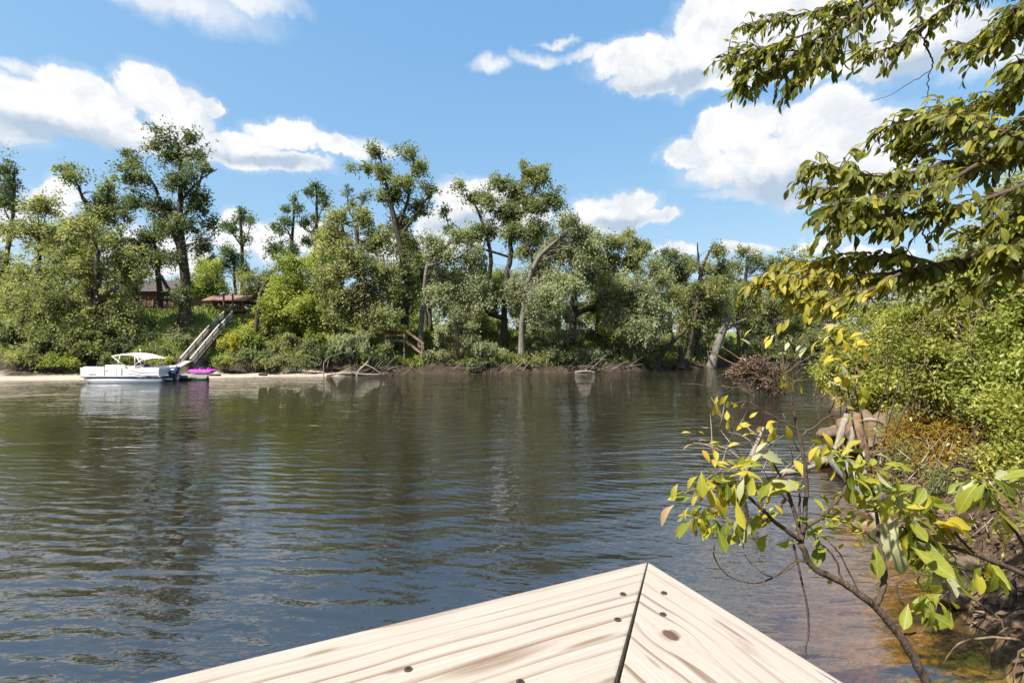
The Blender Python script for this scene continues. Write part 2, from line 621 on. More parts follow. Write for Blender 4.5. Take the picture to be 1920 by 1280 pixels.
def ground_h(P):
    P = np.atleast_2d(np.asarray(P, float))[:, :2]
    x, y = P[:, 0], P[:, 1]
    far_y = np.interp(x, FX, FY)
    near_y = np.interp(x, NX, NY)
    df = seg_dist(P, FAR_SHORE)
    dn = seg_dist(P, NEAR_SHORE)
    # waterlines wander a little
    wob = (vnoise(P, 0.45, 3) - .5) * 0.9 + (vnoise(P, 1.6, 4) - .5) * 0.35
    far = y > far_y
    near = y < near_y
    wet = ~(far | near)
    z = np.zeros(len(P))
    # far bank
    d = np.maximum(df + wob * 0.6, 0)
    s = sandy(x)
    top = 4.2 + 2.0 * ss(x, -12, -20) - 0.7 * ss(x, 6, 18) - 0.5 * ss(x, 24, 40)
    low = s * np.minimum(0.13 * d, 0.55) + (1 - s) * np.minimum(d * 1.5, 0.75 + 0.35 * (vnoise(P, 0.7, 5)))
    start = 2.0 * s + 0.5 * (1 - s)
    zf = low + (top - low) * ss(d, start, start + 8.5 + 2 * vnoise(P, 0.12, 9)) ** 0.85 + (vnoise(P, 0.5, 6) - .5) * 0.5 * ss(d, 1, 4) + 0.02 * np.maximum(d - 12, 0)
    zf -= 0.9 * ss(np.abs(x + 29.0), 1.9, 0.7) * ss(d, 2.5, 5) * ss(d, 11.5, 10)
    # near bank
    d2 = np.maximum(dn + wob * 0.5, 0)
    zn = np.minimum(1.25 * d2, 0.95 + 0.3 * vnoise(P, 1.1, 7)) + 1.9 * ss(d2, 1.2, 8) + (vnoise(P, 0.9, 8) - .5) * 0.3 * ss(d2, .3, 2) + ((vnoise(P, 4.5, 12) - .5) * 0.22 + (vnoise(P, 2.2, 14) - .5) * 0.30) * ss(d2, .05, .5)
    # bed
    dw = np.minimum(df, dn * 1.0)
    shelf = ss(x, 1.8, 3.4) * ss(y, 11, 8)
    dw = dw * (1 - 0.15 * shelf)
    zw = -np.minimum(0.04 + 0.22 * np.maximum(dw + wob * .4, 0.0) + 0.20 * dw ** 2, 3.6) + (vnoise(P, 1.3, 10) - .5) * 0.16 * ss(dw, .3, 1.5)
    z[far], z[near], z[wet] = zf[far], zn[near], np.minimum(zw[wet], -0.02)
    return z


def gz(x, y):
    return float(ground_h([[x, y]])[0])


def build_ground():
    def lin(a, b, s):
        return np.arange(a, b, s)
    xs = np.concatenate([[-900, -600, -400, -300, -220, -160, -120, -95], lin(-80, -44, 1.5), lin(-44, 1, 0.6), lin(1, 16, 0.16), lin(16, 46, 0.7), lin(46, 90, 2.5), [90, 110, 140, 180, 240, 320, 450, 650, 900]])
    ys = np.concatenate([[-300, -150, -80, -40, -20, -10, -6], lin(-4, 2, .5), lin(2, 16, 0.16), lin(16, 36, .6), lin(36, 68, .45), lin(68, 100, 1.6), [100, 115, 135, 160, 200, 260, 350, 500, 800, 1500]])
    X, Y = np.meshgrid(xs, ys)
    P = np.stack([X.ravel(), Y.ravel()], 1)
    z = ground_h(P)
    V = np.column_stack([P, z])
    nx, ny = len(xs), len(ys)
    i = (np.arange(ny - 1)[:, None] * nx + np.arange(nx - 1)[None, :]).ravel()
    F = np.stack([i, i + 1, i + nx + 1, i + nx], 1)
    me = fast_mesh('ground', V, F, True)
    # what the soil is made of: 0 mud, 1 sand; and how grassy
    far = P[:, 1] > np.interp(P[:, 0], FX, FY)
    df = seg_dist(P, FAR_SHORE)
    sand = np.where(far, sandy(P[:, 0]) * ss(df + 1.6 * (vnoise(P, 0.6, 31) - .5), 2.4, 1.7), 0.0)
    wet = ~far & ~(P[:, 1] < np.interp(P[:, 0], NX, NY))
    sand = np.where(wet, sandy(P[:, 0]) * ss(df, 4, 1) + 0.0, sand)
    grass = np.where(far, ss(z, 0.8, 1.6) * (1 - sand) * (0.45 + 0.55 * ss(df, 5, 11)), 0.0)
    grass = np.where(~far & ~wet, ss(z, 1.5, 2.6) * 0.6, grass)
    dnn = seg_dist(P, NEAR_SHORE)
    bed = np.where(wet & (dnn < df), ss(z, -0.02, -0.10), 0.0)
    nearb = np.where(P[:, 1] < np.interp(P[:, 0], NX, NY), 1.0, 0.0)
    for nm, val in (('sand', sand), ('grass', grass), ('bed', bed), ('clay', nearb)):
        a = me.attributes.new(nm, 'FLOAT', 'POINT')
        a.data.foreach_set('value', val.astype(np.float32))
    m, g, out = new_mat('river_bank_soil')
    geo = g.n('ShaderNodeNewGeometry')
    pos = geo.outputs['Position']
    n1, _ = g.noise(pos, 2.2, 6.0, 0.65)
    n2, _ = g.noise(pos, 14.0, 4.0, 0.65)
    n3, _ = g.noise(pos, 0.5, 3.0)
    A = lambda nm: g.n('ShaderNodeAttribute', attribute_name=nm).outputs['Fac']
    mud = g.ramp(g.math('ADD', g.math('MULTIPLY', n1, .6), g.math('MULTIPLY', n2, .4)), [(0.3, (0.013, 0.010, 0.007)), (0.5, (0.038, 0.028, 0.019)), (0.76, (0.115, 0.083, 0.055))])
    sandc = g.ramp(g.math('ADD', g.math('MULTIPLY', n1, .5), g.math('MULTIPLY', n2, .5)), [(0.3, (0.22, 0.18, 0.14)), (0.65, (0.38, 0.33, 0.265))])
    grs = g.ramp(n1, [(0.3, (0.07, 0.09, 0.02)), (0.7, (0.15, 0.18, 0.035))])
    bedc = g.ramp(g.math('ADD', g.math('MULTIPLY', n1, .55), g.math('MULTIPLY', n2, .45)), [(0.38, (0.055, 0.030, 0.010)), (0.5, (0.25, 0.145, 0.04)), (0.66, (0.50, 0.34, 0.11))])
    clay = g.ramp(g.math('ADD', g.math('MULTIPLY', n1, .5), g.math('MULTIPLY', n2, .5)), [(0.36, (0.016, 0.010, 0.007)), (0.5, (0.062, 0.040, 0.024)), (0.70, (0.19, 0.128, 0.076))])
    c = g.mixc(A('bed'), g.mixc(A('clay'), mud, clay), bedc)
    c = g.mixc(A('sand'), c, sandc)
    c = g.mixc(g.sstep(g.math('ADD', A('grass'), g.math('SUBTRACT', n3, 0.5)), 0.25, 0.7), c, grs)
    principled(g, out, c, 0.92, spec=0.15, normal=bump(g, g.math('ADD', n1, g.math('MULTIPLY', n2, 0.5)), 0.8, 0.08))
    tag(obj('ground', me, m), kind='structure')


def build_water():
    m, g, out = new_mat('river_water')
    geo = g.n('ShaderNodeNewGeometry')
    pos = geo.outputs['Position']
    # wind ripples: three scales, longer across the line of sight; calm and ruffled patches
    pa = g.vmath('MULTIPLY', pos, (0.30, 1.0, 1.0))
    big, _ = g.noise(pa, 0.55, 2.0, 0.5, 0.4)
    mid, _ = g.noise(g.vmath('MULTIPLY', pos, (0.26, 1.0, 1.0)), 2.3, 2.0, 0.5, 0.5)
    fine, _ = g.noise(g.vmath('MULTIPLY', pos, (0.42, 1.0, 1.0)), 8.0, 2.5, 0.55, 0.3)
    patch, _ = g.noise(pos, 0.085, 3.0, 0.55, 0.6)
    amp = g.sstep(patch, 0.36, 0.62, 0.35, 1.3)
    patch2, _ = g.noise(g.vmath('ADD', pos, (37.0, 11.0, 0)), 0.11, 2.0, 0.5, 0.5)
    amp2 = g.sstep(patch2, 0.40, 0.60, 0.12, 1.0)

    def train(rotz, lam, dist, dscale):
        mp = g.n('ShaderNodeMapping')
        mp.inputs['Rotation'].default_value = (0, 0, R(rotz))
        g.link(pos, mp.inputs['Vector'])
        wv = g.n('ShaderNodeTexWave', wave_type='BANDS', bands_direction='Y', wave_profile='SIN')
        g.link(mp.outputs[0], wv.inputs['Vector'])
        wv.inputs['Scale'].default_value = 2 * math.pi / (20 * lam)
        wv.inputs['Distortion'].default_value = dist
        wv.inputs['Detail'].default_value = 2.0
        wv.inputs['Detail Scale'].default_value = dscale
        return wv.outputs['Fac']
    wa = train(4, 0.40, 6.0, 0.9)
    wb = train(-16, 0.85, 7.0, 0.6)
    wc = train(20, 0.26, 5.0, 1.3)
    terms = [g.math('MULTIPLY', big, 0.058), g.math('MULTIPLY', g.math('MULTIPLY', mid, amp), 0.026), g.math('MULTIPLY', g.math('MULTIPLY', fine, amp), 0.0110),
             g.math('MULTIPLY', g.math('MULTIPLY', wa, amp2), 0.0058), g.math('MULTIPLY', g.math('MULTIPLY', wb, amp), 0.0085), g.math('MULTIPLY', g.math('MULTIPLY', wc, amp), 0.0030)]
    h = terms[0]
    for tm in terms[1:]:
        h = g.math('ADD', h, tm)
    b = g.n('ShaderNodeBump')
    b.inputs['Strength'].default_value = 1.0
    b.inputs['Distance'].default_value = 1.0
    g.link(h, b.inputs['Height'])
    fr = g.n('ShaderNodeFresnel')
    # seen from below the ray has not been bent, so the same ratio must hold on both sides
    bf = geo.outputs['Backfacing']
    g.link(g.math('ADD', g.math('MULTIPLY', bf, 1 / 2.3 - 2.3), 2.3), fr.inputs['IOR'])
    g.link(b.outputs[0], fr.inputs['Normal'])
    gl = g.n('ShaderNodeBsdfGlossy')
    gl.inputs['Roughness'].default_value = 0.012
    gl.inputs['Color'].default_value = (0.97, 0.98, 1, 1)
    g.link(b.outputs[0], gl.inputs['Normal'])
    tr = g.n('ShaderNodeBsdfTransparent')
    tr.inputs['Color'].default_value = (0.93, 0.9, 0.82, 1)
    silt = g.n('ShaderNodeBsdfDiffuse')
    silt.inputs['Color'].default_value = (0.095, 0.080, 0.052, 1)
    body = g.n('ShaderNodeMixShader')
    body.inputs[0].default_value = 0.16
    g.link(tr.outputs[0], body.inputs[1])
    g.link(silt.outputs[0], body.inputs[2])
    mx = g.n('ShaderNodeMixShader')
    g.link(fr.outputs[0], mx.inputs[0])
    g.link(body.outputs[0], mx.inputs[1])
    g.link(gl.outputs[0], mx.inputs[2])
    g.link(mx.outputs[0], out.inputs['Surface'])
    va = g.n('ShaderNodeVolumeAbsorption')
    va.inputs['Color'].default_value = (0.66, 0.46, 0.06, 1)
    va.inputs['Density'].default_value = 1.9
    g.link(va.outputs[0], out.inputs['Volume'])
    mb = MB().box((0, 300, -4), (1500, 900, 8))
    o = mb.build('river_water', m)
    tag(o, kind='structure')


build_ground()
build_water()

# ================================================================== far trees
FULL, SWELL = 1.5, 1.12


def inside_clumps(c, r, n):
    """n points in an ellipsoid, biased outward"""
    d = unit(rng.normal(0, 1, (n, 3)))
    q = np.clip(np.abs(rng.normal(0.56, 0.30, n)), 0, 1.1)
    return c + d * q[:, None] * r, d


def crown_mesh(blobs, nleaf, leaf, droop=0.3, clump_r=0.75, per=70, tv=KITE_V, up=0.7, seedtint=0.5):
    """blobs: list of (centre, radii).  returns mesh arrays + clump centres"""
    vol = np.array([np.prod(r) ** (2 / 3) for _, r in blobs])
    share = vol / vol.sum()
    pos, out, tint, cents = [], [], [], []
    for (c, r), s in zip(blobs, share):
        n = max(24, int(nleaf * s))
        k = max(2, n // per)
        cc, d = inside_clumps(c, r * 0.92, k)
        cents.append(cc)
        idx = rng.integers(0, k, n)
        cr = clump_r * rng.uniform(0.35, 1.4, k)
        # each clump is a spray: long along its own outward axis, thin across it
        ax = unit(d + rng.normal(0, 0.55, (k, 3)) + np.array([0, 0, 0.3 - 1.9 * droop]))
        g3 = np.clip(rng.normal(0, 0.34, (n, 3)), -.6, .6)
        along = np.clip(rng.normal(0, 0.62, n), -1.0, 1.0)
        p = cc[idx] + (g3 + ax[idx] * along[:, None]) * cr[idx][:, None]
        p[:, 2] -= droop * cr[idx] * np.abs(along) * 0.35
        dirs = unit(g3 + ax[idx] * 0.5 * np.sign(along)[:, None])
        pos.append(p)
        out.append(dirs)
        ct = rng.random(k)
        tint.append(np.clip(0.32 * rng.random() + 0.30 * ct[idx] + 0.42 * rng.random(n), 0, 1))
    pos, out, tint, cents = map(np.concatenate, (pos, out, tint, cents))
    V, F = leaves_at(pos, out, leaf, droop, up, tv=tv)
    return V, F, np.repeat(tint, len(tv)), cents


def far_tree(name, label, Y, pal, nleaf, trunk, blobs, limbs=(), bark=B_DARK, leaf=0.26, droop=0.3, group='trees on the far bank',
             tv=KITE_V, clump=0.8, per=70, branch=0.5, depth=0.85, cat='tree', full=None, swell=None):
    s = Y / FPX
    base = at(trunk[0][0], trunk[0][1], Y)
    base[2] = gz(base[0], base[1]) - 0.15
    root = thing(name, label, cat, tuple(base), 0, group)
    paths = []
    tp = [base] + [at(a, b, Y) for a, b, _ in trunk if at(a, b, Y)[2] > base[2] + 0.6]
    tr = [trunk[0][2] * s * 1.35] + [r * s for a, b, r in trunk if at(a, b, Y)[2] > base[2] + 0.6]
    tp = np.array(tp)
    tp[1:, 1] += np.cumsum(rng.normal(0, 0.25, len(tp) - 1))
    P, r = smooth_path(tp, 4, 0.03, tr)
    paths.append((P, r))
    skel = [P]
    for lb in limbs:
        q = np.array([at(a, b, Y) for a, b, _ in lb])
        j = np.argmin(np.linalg.norm(P[:, [0, 2]] - q[0][[0, 2]], axis=1))
        q[0] = P[j]
        q[1:, 1] = P[j][1] + np.cumsum(rng.normal(0, 0.5, len(q) - 1))
        Q, rq = smooth_path(q, 4, 0.03, [c * s for _, _, c in lb])
        paths.append((Q, rq))
        skel.append(Q)
    skel = np.concatenate(skel)
    bl = []
    for b in blobs:
        px, py, rx, ry = b[:4]
        c = at(px, py, Y)
        c[1] += rng.normal(0, 0.35) * rx * s + (b[4] if len(b) > 4 else 0)
        bl.append((c, np.array([rx * s, depth * 0.5 * (rx + ry) * s + 0.2, ry * s]) * (swell or SWELL)))
    V, F, tint, cents = crown_mesh(bl, int(nleaf * (full or FULL)), leaf, droop, clump, per, tv)
    # branches to a share of the clumps
    for c in cents[rng.random(len(cents)) < branch]:
        dd = np.linalg.norm(skel - c, axis=1) + 1.2 * np.maximum(skel[:, 2] - c[2], 0)
        a = skel[rng.choice(np.argsort(dd)[:5])]
        L = np.linalg.norm(c - a)
        if L < 0.3 or rng.random() < (L - 1.5) / 4.0:
            continue
        m = (a + c) / 2 + rng.normal(0, 0.10 * L, 3) + np.array([0, 0, rng.uniform(-.05, .22) * L])
        Q, rq = smooth_path([a, m, c], 3, 0, [0.022 + 0.008 * L, 0.017 + 0.003 * L, 0.007])
        paths.append((Q, rq))
    TV, TF = tubes(paths[:1 + len(limbs)], 8)
    if len(paths) > 1 + len(limbs):
        TV2, TF2 = tubes(paths[1 + len(limbs):], 4)
        TF = np.concatenate([TF, TF2 + len(TV)])
        TV = np.concatenate([TV, TV2])
    obj('trunk', fast_mesh('trunk', TV - base, TF), bark, root)
    obj('crown', fast_mesh('crown', V - base, F, False, tint), PAL[pal], root)
    return root


far_tree('dark_tree', 'narrow dark green tree cut by the left edge of the photo, far bank', 56, 'dark', 5200,
         [(5, 600, 5), (12, 480, 4), (20, 400, 3), (15, 310, 1.5)], [(15, 318, 24, 24), (4, 375, 28, 34), (20, 352, 18, 34), (0, 430, 22, 24), (5, 490, 25, 40)], full=1.2, swell=1.0)
far_tree('broad_tree', 'broad olive tree with rounded top second from the left edge', 50, 'olive', 9500,
         [(60, 640, 6), (62, 520, 5), (68, 430, 3)], [(78, 385, 38, 28), (55, 430, 42, 34), (30, 520, 50, 60), (95, 460, 36, 40), (10, 580, 40, 40)])
far_tree('loose_tree', 'tall loose crowned tree just left of the forked giant on the far bank', 52, 'mid', 11000,
         [(165, 640, 7), (170, 520, 6), (175, 430, 4.5), (150, 350, 2), (125, 318, 1)],
         [(120, 315, 26, 10), (147, 335, 28, 14), (168, 370, 42, 24), (205, 350, 18, 22), (190, 405, 48, 30), (140, 430, 46, 38), (220, 455, 36, 40), (225, 395, 18, 16)],
         [[(175, 430, 4), (200, 380, 2.5), (203, 340, 1)]], full=1.3, swell=1.0)
far_tree('drooping_tree', 'light green drooping tree hanging over the bank left of the pontoon boat', 46.5, 'olive', 19000,
         [(190, 660, 6), (180, 580, 5), (185, 470, 3)], [(178, 430, 46, 26), (150, 500, 58, 48), (225, 490, 50, 45), (120, 570, 58, 52), (195, 580, 56, 50), (232, 600, 30, 36), (65, 560, 46, 46), (170, 630, 50, 30)], droop=0.6)
far_tree('forked_tree', 'tallest dark green tree with forked trunk left of the long stairway', 49, 'dark', 17000,
         [(347, 640, 10), (346, 560, 9), (344, 500, 8), (338, 420, 6), (336, 360, 4.5), (333, 290, 2.5), (322, 252, 1)],
         [(316, 258, 22, 16), (362, 256, 20, 16), (290, 270, 22, 14), (238, 288, 13, 10), (250, 308, 22, 16), (330, 295, 44, 22), (385, 315, 26, 8), (375, 288, 18, 14),
          (268, 338, 40, 22), (352, 345, 46, 28), (300, 388, 42, 28), (382, 385, 28, 34), (340, 425, 40, 24), (250, 378, 26, 20), (396, 418, 16, 20), (372, 462, 24, 24), (345, 560, 13, 55), (330, 480, 20, 20)],
         [[(345, 490, 6), (325, 450, 5), (305, 405, 3.5), (290, 340, 2), (250, 300, 1)], [(338, 420, 4), (368, 360, 2.5), (383, 300, 1.2)], [(336, 370, 2.5), (375, 330, 1.6), (400, 312, .8)]], clump=0.7, full=1.2, swell=1.0, branch=.7)
far_tree('small_trunk_tree', 'small dark tree with bent trunk in front of the brown house deck', 54, 'dark', 5500,
         [(300, 605, 5), (297, 530, 4.5), (290, 470, 3), (275, 440, 1.5)], [(280, 445, 28, 20), (302, 485, 24, 24), (262, 465, 26, 24), (305, 430, 26, 18), (240, 500, 26, 30)],
         [[(297, 560, 4), (325, 560, 4), (316, 528, 3), (305, 505, 2)]])
far_tree('pine_tree', 'slender lone pine with flat open top right of the forked giant', 80, 'pine', 3400,
         [(455, 560, 3.6), (453, 480, 3.2), (452, 420, 2.4), (451, 388, 1)], [(450, 396, 18, 9), (424, 420, 18, 8), (470, 412, 12, 8), (437, 432, 20, 8), (462, 448, 13, 9), (450, 412, 20, 8)],
         [[(453, 460, 1.6), (438, 440, 1.3), (420, 424, .8)], [(453, 455, 1.2), (463, 440, 1), (470, 420, .6)]], leaf=0.3, clump=0.7, per=40, branch=0.9, full=1.0, swell=.95)
far_tree('small_evergreen', 'small dark evergreen below the lone pine', 78, 'pine', 3600, [(442, 560, 3), (440, 520, 2.5), (438, 470, 1)],
         [(440, 482, 20, 18), (424, 470, 10, 14), (455, 505, 20, 16), (415, 500, 20, 20)], leaf=0.3)
far_tree('pine_tree', 'left of two close pines standing above the lime thicket', 72, 'pine', 5200,
         [(545, 560, 3.4), (548, 450, 3), (550, 368, 1)], [(552, 373, 10, 10), (536, 392, 14, 9), (563, 394, 18, 8), (524, 428, 18, 14), (545, 418, 16, 10), (518, 468, 26, 24), (550, 470, 22, 16)],
         [[(548, 450, 2), (535, 430, 1.4), (522, 420, .8)]], leaf=0.3, per=40, clump=.65, full=1.0, swell=.95)
far_tree('pine_tree', 'taller right one of two close pines, with bare lower trunk', 74, 'pine', 4400,
         [(592, 560, 4), (592, 430, 3.4), (592, 348, 1.2)], [(592, 350, 13, 7), (605, 366, 14, 10), (580, 361, 12, 8), (612, 384, 10, 8), (583, 404, 20, 5), (574, 420, 15, 7), (594, 440, 8, 11), (578, 454, 15, 9)],
         [[(592, 445, 1.8), (575, 432, 1.3), (553, 412, .8)], [(592, 420, 1.4), (600, 400, 1), (612, 385, .6)]], leaf=0.3, per=40, clump=.65, branch=0.9, full=1.0, swell=.95)
far_tree('leaning_tree', 'leafy lime green tree with bare leaning trunk right of the pavilion', 50, 'lime', 15000,
         [(478, 640, 4), (480, 590, 3.6), (487, 545, 3.2), (510, 505, 2.4), (524, 486, 1.2)], [(547, 498, 30, 18), (540, 535, 42, 34), (524, 575, 38, 30), (572, 575, 38, 36), (560, 612, 40, 28)],
         [[(487, 550, 2.4), (520, 545, 2), (545, 530, 1)]], droop=0.5)
far_tree('broad_oak', 'broad grey-green oak with dark trunk rising from roots at the water', 50, 'olive', 25000,
         [(690, 680, 5), (695, 620, 6), (694, 560, 5.5), (680, 480, 4), (670, 430, 2)],
         [(633, 405, 30, 16), (682, 410, 26, 18), (620, 448, 32, 26), (702, 448, 38, 30), (650, 490, 48, 38), (716, 508, 38, 36), (690, 560, 48, 38), (610, 520, 32, 38), (640, 570, 38, 36), (733, 540, 20, 20), (710, 590, 40, 30)],
         [[(694, 540, 4), (662, 500, 3), (640, 420, 1.5)]], droop=0.6)
far_tree('twiggy_tree', 'small twiggy half-bare tree top poking out above the broad grey-green oak', 58, 'dark', 1500,
         [(672, 560, 3), (672, 420, 2.5), (684, 366, 1)], [(651, 360, 8, 10), (680, 368, 12, 10), (660, 384, 12, 10), (690, 360, 5, 5), (675, 400, 16, 10)],
         [[(672, 425, 2), (656, 395, 1.4), (650, 356, .7)]], leaf=0.2, clump=0.5, per=40)
far_tree('ivy_tree', 'tall ragged ivy-clad tree in the middle left of the far bank', 54, 'mid', 19000,
         [(760, 610, 8), (758, 500, 7), (745, 430, 5.5), (730, 360, 3.5), (712, 288, 1.2)],
         [(705, 288, 16, 13), (690, 314, 24, 10), (663, 317, 11, 6), (720, 328, 24, 22), (767, 288, 18, 13), (782, 316, 22, 18), (756, 348, 32, 22), (806, 352, 13, 20), (730, 368, 32, 22), (777, 382, 25, 25), (745, 418, 36, 26),
          (760, 458, 38, 32), (765, 510, 33, 38), (755, 562, 26, 38), (700, 275, 7, 5), (745, 280, 6, 5)],
         [[(745, 430, 4), (765, 370, 2.6), (777, 295, 1)], [(750, 440, 3), (790, 390, 2), (808, 350, 1)]], clump=0.7, full=1.3, swell=1.0, branch=.65)
far_tree('pale_trunk_tree', 'grey leafy tree with pale slim leaning trunk right of the ivy-clad tree', 51.5, 'grey', 13500,
         [(788, 615, 5), (795, 560, 4.6), (803, 500, 3.6), (830, 468, 2.4), (855, 450, 1)], [(862, 440, 32, 20), (830, 478, 38, 22), (885, 488, 36, 32), (850, 530, 44, 32), (818, 552, 28, 32), (900, 550, 32, 38), (815, 455, 22, 16)],
         [[(803, 500, 3), (860, 485, 2.4), (880, 470, 1.2)]], bark=B_GREY, droop=0.6)
far_tree('crowded_tree', 'tall many-limbed tree crowning the middle of the far bank', 55, 'mid', 25000,
         [(945, 650, 6), (945, 580, 6), (950, 520, 5.6), (958, 470, 5), (955, 430, 4), (970, 370, 2), (985, 325, 1)],
         [(864, 350, 12, 11), (833, 396, 7, 12), (840, 428, 12, 7), (885, 373, 19, 13), (915, 378, 23, 25), (940, 344, 24, 16), (966, 358, 32, 24), (928, 337, 13, 6), (950, 398, 38, 26), (992, 328, 26, 13), (1012, 338, 32, 18),
          (1032, 374, 25, 22), (1000, 390, 33, 23), (1047, 384, 13, 11), (910, 430, 28, 23), (965, 440, 33, 23), (1005, 430, 33, 26), (890, 440, 18, 28), (980, 312, 12, 6), (1018, 318, 14, 7)],
         [[(955, 440, 4), (966, 420, 3), (1002, 355, 1.4)], [(945, 600, 5), (912, 580, 5), (915, 530, 4.5), (920, 480, 4), (905, 420, 2.6), (888, 378, 1.6), (864, 352, 1)], [(905, 480, 2.5), (862, 450, 2), (842, 430, 1.4), (833, 398, .8)]], clump=0.7, full=1.25, swell=1.0, branch=.65)
far_tree('leaning_tree', 'grey-green tree whose pale trunk leans right in the middle of the far bank', 52, 'grey', 20000,
         [(978, 640, 6), (980, 590, 5.6), (990, 530, 5), (1010, 485, 4), (1040, 455, 2.6), (1066, 438, 1)],
         [(1060, 418, 32, 14), (1092, 436, 28, 20), (1040, 470, 33, 23), (1082, 478, 34, 28), (1010, 512, 33, 28), (1060, 528, 38, 33), (1020, 560, 38, 33), (968, 545, 22, 36), (1000, 592, 28, 22), (1110, 470, 22, 22)],
         [[(985, 560, 2.6), (960, 520, 2), (950, 490, 1)]], bark=B_GREY, droop=0.6)
far_tree('arching_tree', 'dark trunked tree with a thick arching limb over yellow shrubs', 57, 'mid', 9500,
         [(1070, 640, 8), (1075, 580, 7), (1080, 530, 5), (1086, 490, 3)], [(1100, 450, 32, 20), (1122, 488, 32, 28), (1090, 520, 38, 22), (1150, 530, 28, 22), (1140, 455, 18, 14)],
         [[(1072, 600, 6), (1092, 583, 5.4), (1130, 573, 4.8), (1165, 577, 4), (1186, 595, 3), (1205, 617, 1.5)], [(1080, 540, 4), (1064, 518, 3)], [(1080, 545, 3.6), (1098, 518, 2.4), (1105, 500, 1.4)]])
far_tree('slender_tree', 'slender open-topped tree right of the arching limb', 58, 'olive', 5600,
         [(1160, 640, 4), (1165, 560, 4), (1175, 500, 3), (1190, 446, 1)], [(1180, 440, 16, 10), (1198, 458, 18, 14), (1158, 458, 22, 12), (1186, 488, 23, 23), (1150, 488, 20, 17), (1210, 470, 8, 8)],
         [[(1170, 520, 2.4), (1195, 490, 1.8), (1208, 465, .8)]], clump=0.65)
far_tree('grey_willow', 'silvery grey drooping willow under the slender open-topped tree', 55, 'grey', 15000,
         [(1190, 660, 5), (1185, 600, 5), (1180, 550, 2.5)], [(1170, 538, 44, 28), (1210, 560, 38, 38), (1160, 592, 28, 28), (1230, 600, 33, 33), (1192, 622, 38, 23), (1140, 560, 24, 24)], droop=0.6)
far_tree('round_tree', 'dark round-crowned tree standing behind the grey willow', 66, 'dark', 5000,
         [(1255, 640, 4), (1255, 560, 3.6), (1255, 490, 2)], [(1255, 478, 25, 12), (1244, 505, 22, 18), (1269, 510, 20, 18), (1235, 490, 10, 10)], clump=0.7)
far_tree('twiggy_tree', 'olive tree with bare forked branches left of the broken snag', 60, 'olive', 14500,
         [(1292, 650, 4), (1298, 600, 4), (1308, 540, 3.5), (1315, 500, 3), (1337, 458, 1)], [(1342, 473, 17, 15), (1352, 508, 28, 23), (1332, 540, 33, 28), (1300, 560, 28, 28), (1268, 558, 23, 28), (1348, 580, 33, 38), (1288, 602, 28, 28), (1300, 500, 12, 12)],
         [[(1315, 515, 2.2), (1305, 485, 1.6), (1296, 462, .8)], [(1315, 520, 2), (1345, 505, 1.5), (1368, 494, .8)]])
far_tree('ivy_tree', 'dark ivy-covered trunk between olive trees near the broken snag', 61, 'dark', 3800, [(1308, 660, 6), (1307, 600, 5), (1304, 545, 3)], [(1308, 590, 12, 44), (1306, 545, 16, 18)], depth=0.4)
far_tree('rounded_tree', 'mid green rounded tree behind the broken snag', 72, 'mid', 13500,
         [(1395, 640, 5), (1395, 560, 4), (1400, 480, 2)], [(1396, 472, 22, 10), (1420, 488, 32, 16), (1378, 500, 23, 18), (1442, 508, 38, 24), (1400, 540, 38, 33), (1462, 560, 38, 38), (1410, 592, 38, 38), (1360, 530, 30, 30)], leaf=0.3)
far_tree('rounded_tree', 'olive rounded tree behind the yellow-leaved overhanging branch', 70, 'olive', 15000,
         [(1495, 650, 5), (1495, 580, 4), (1490, 500, 2)], [(1480, 488, 38, 20), (1522, 518, 42, 32), (1490, 560, 44, 38), (1545, 580, 44, 44), (1470, 622, 44, 33), (1530, 632, 44, 33), (1590, 560, 44, 44)], leaf=0.3)

# young trees that fill the storey between the big ones
UNDER = [(20, 560, 52, 44, 46, 'mid', 'leafy young tree filling the left edge below the broad olive tree'), (110, 480, 56, 46, 60, 'lime', 'light green young tree behind the drooping tree'),
         (262, 510, 58, 34, 44, 'olive', 'olive young tree above the house deck'), (400, 520, 60, 34, 44, 'lime', 'bright young tree right of the forked giant, behind the pavilion'), (388, 528, 70, 24, 20, 'mid', 'small tree behind the roof of the pavilion, left side'),
         (478, 545, 58, 34, 40, 'olive', 'olive young tree behind the leaning bare trunk'), (590, 520, 56, 40, 60, 'lime', 'lime young tree between leaning tree and broad oak'), (810, 520, 58, 34, 60, 'mid', 'mid green young tree behind the pale slim trunk'),
         (770, 570, 60, 34, 44, 'lime', 'bright green young tree behind the ivy-clad trunk'), (925, 560, 60, 50, 50, 'lime', 'sunny young tree behind the pair of middle trunks'), (870, 590, 57, 40, 34, 'olive', 'low olive tree behind the tall silvery shrub'),
         (1120, 545, 62, 46, 50, 'olive', 'olive young tree behind the arching limb'), (1215, 530, 62, 40, 50, 'grey', 'grey young tree between slender tree and round-crowned tree'), (1280, 520, 68, 36, 44, 'mid', 'young tree behind the round-crowned tree'),
         (1385, 570, 66, 40, 70, 'olive', 'olive young tree just behind the broken snag'), (1450, 590, 66, 44, 60, 'mid', 'mid green young tree behind the debris raft'), (1545, 600, 66, 50, 60, 'olive', 'olive young tree at the river bend, right of the sapling top'),
         (1000, 480, 60, 50, 50, 'olive', 'olive tree filling below the many-limbed crown'), (640, 470, 60, 44, 50, 'mid', 'mid green tree behind the broad grey-green oak')]
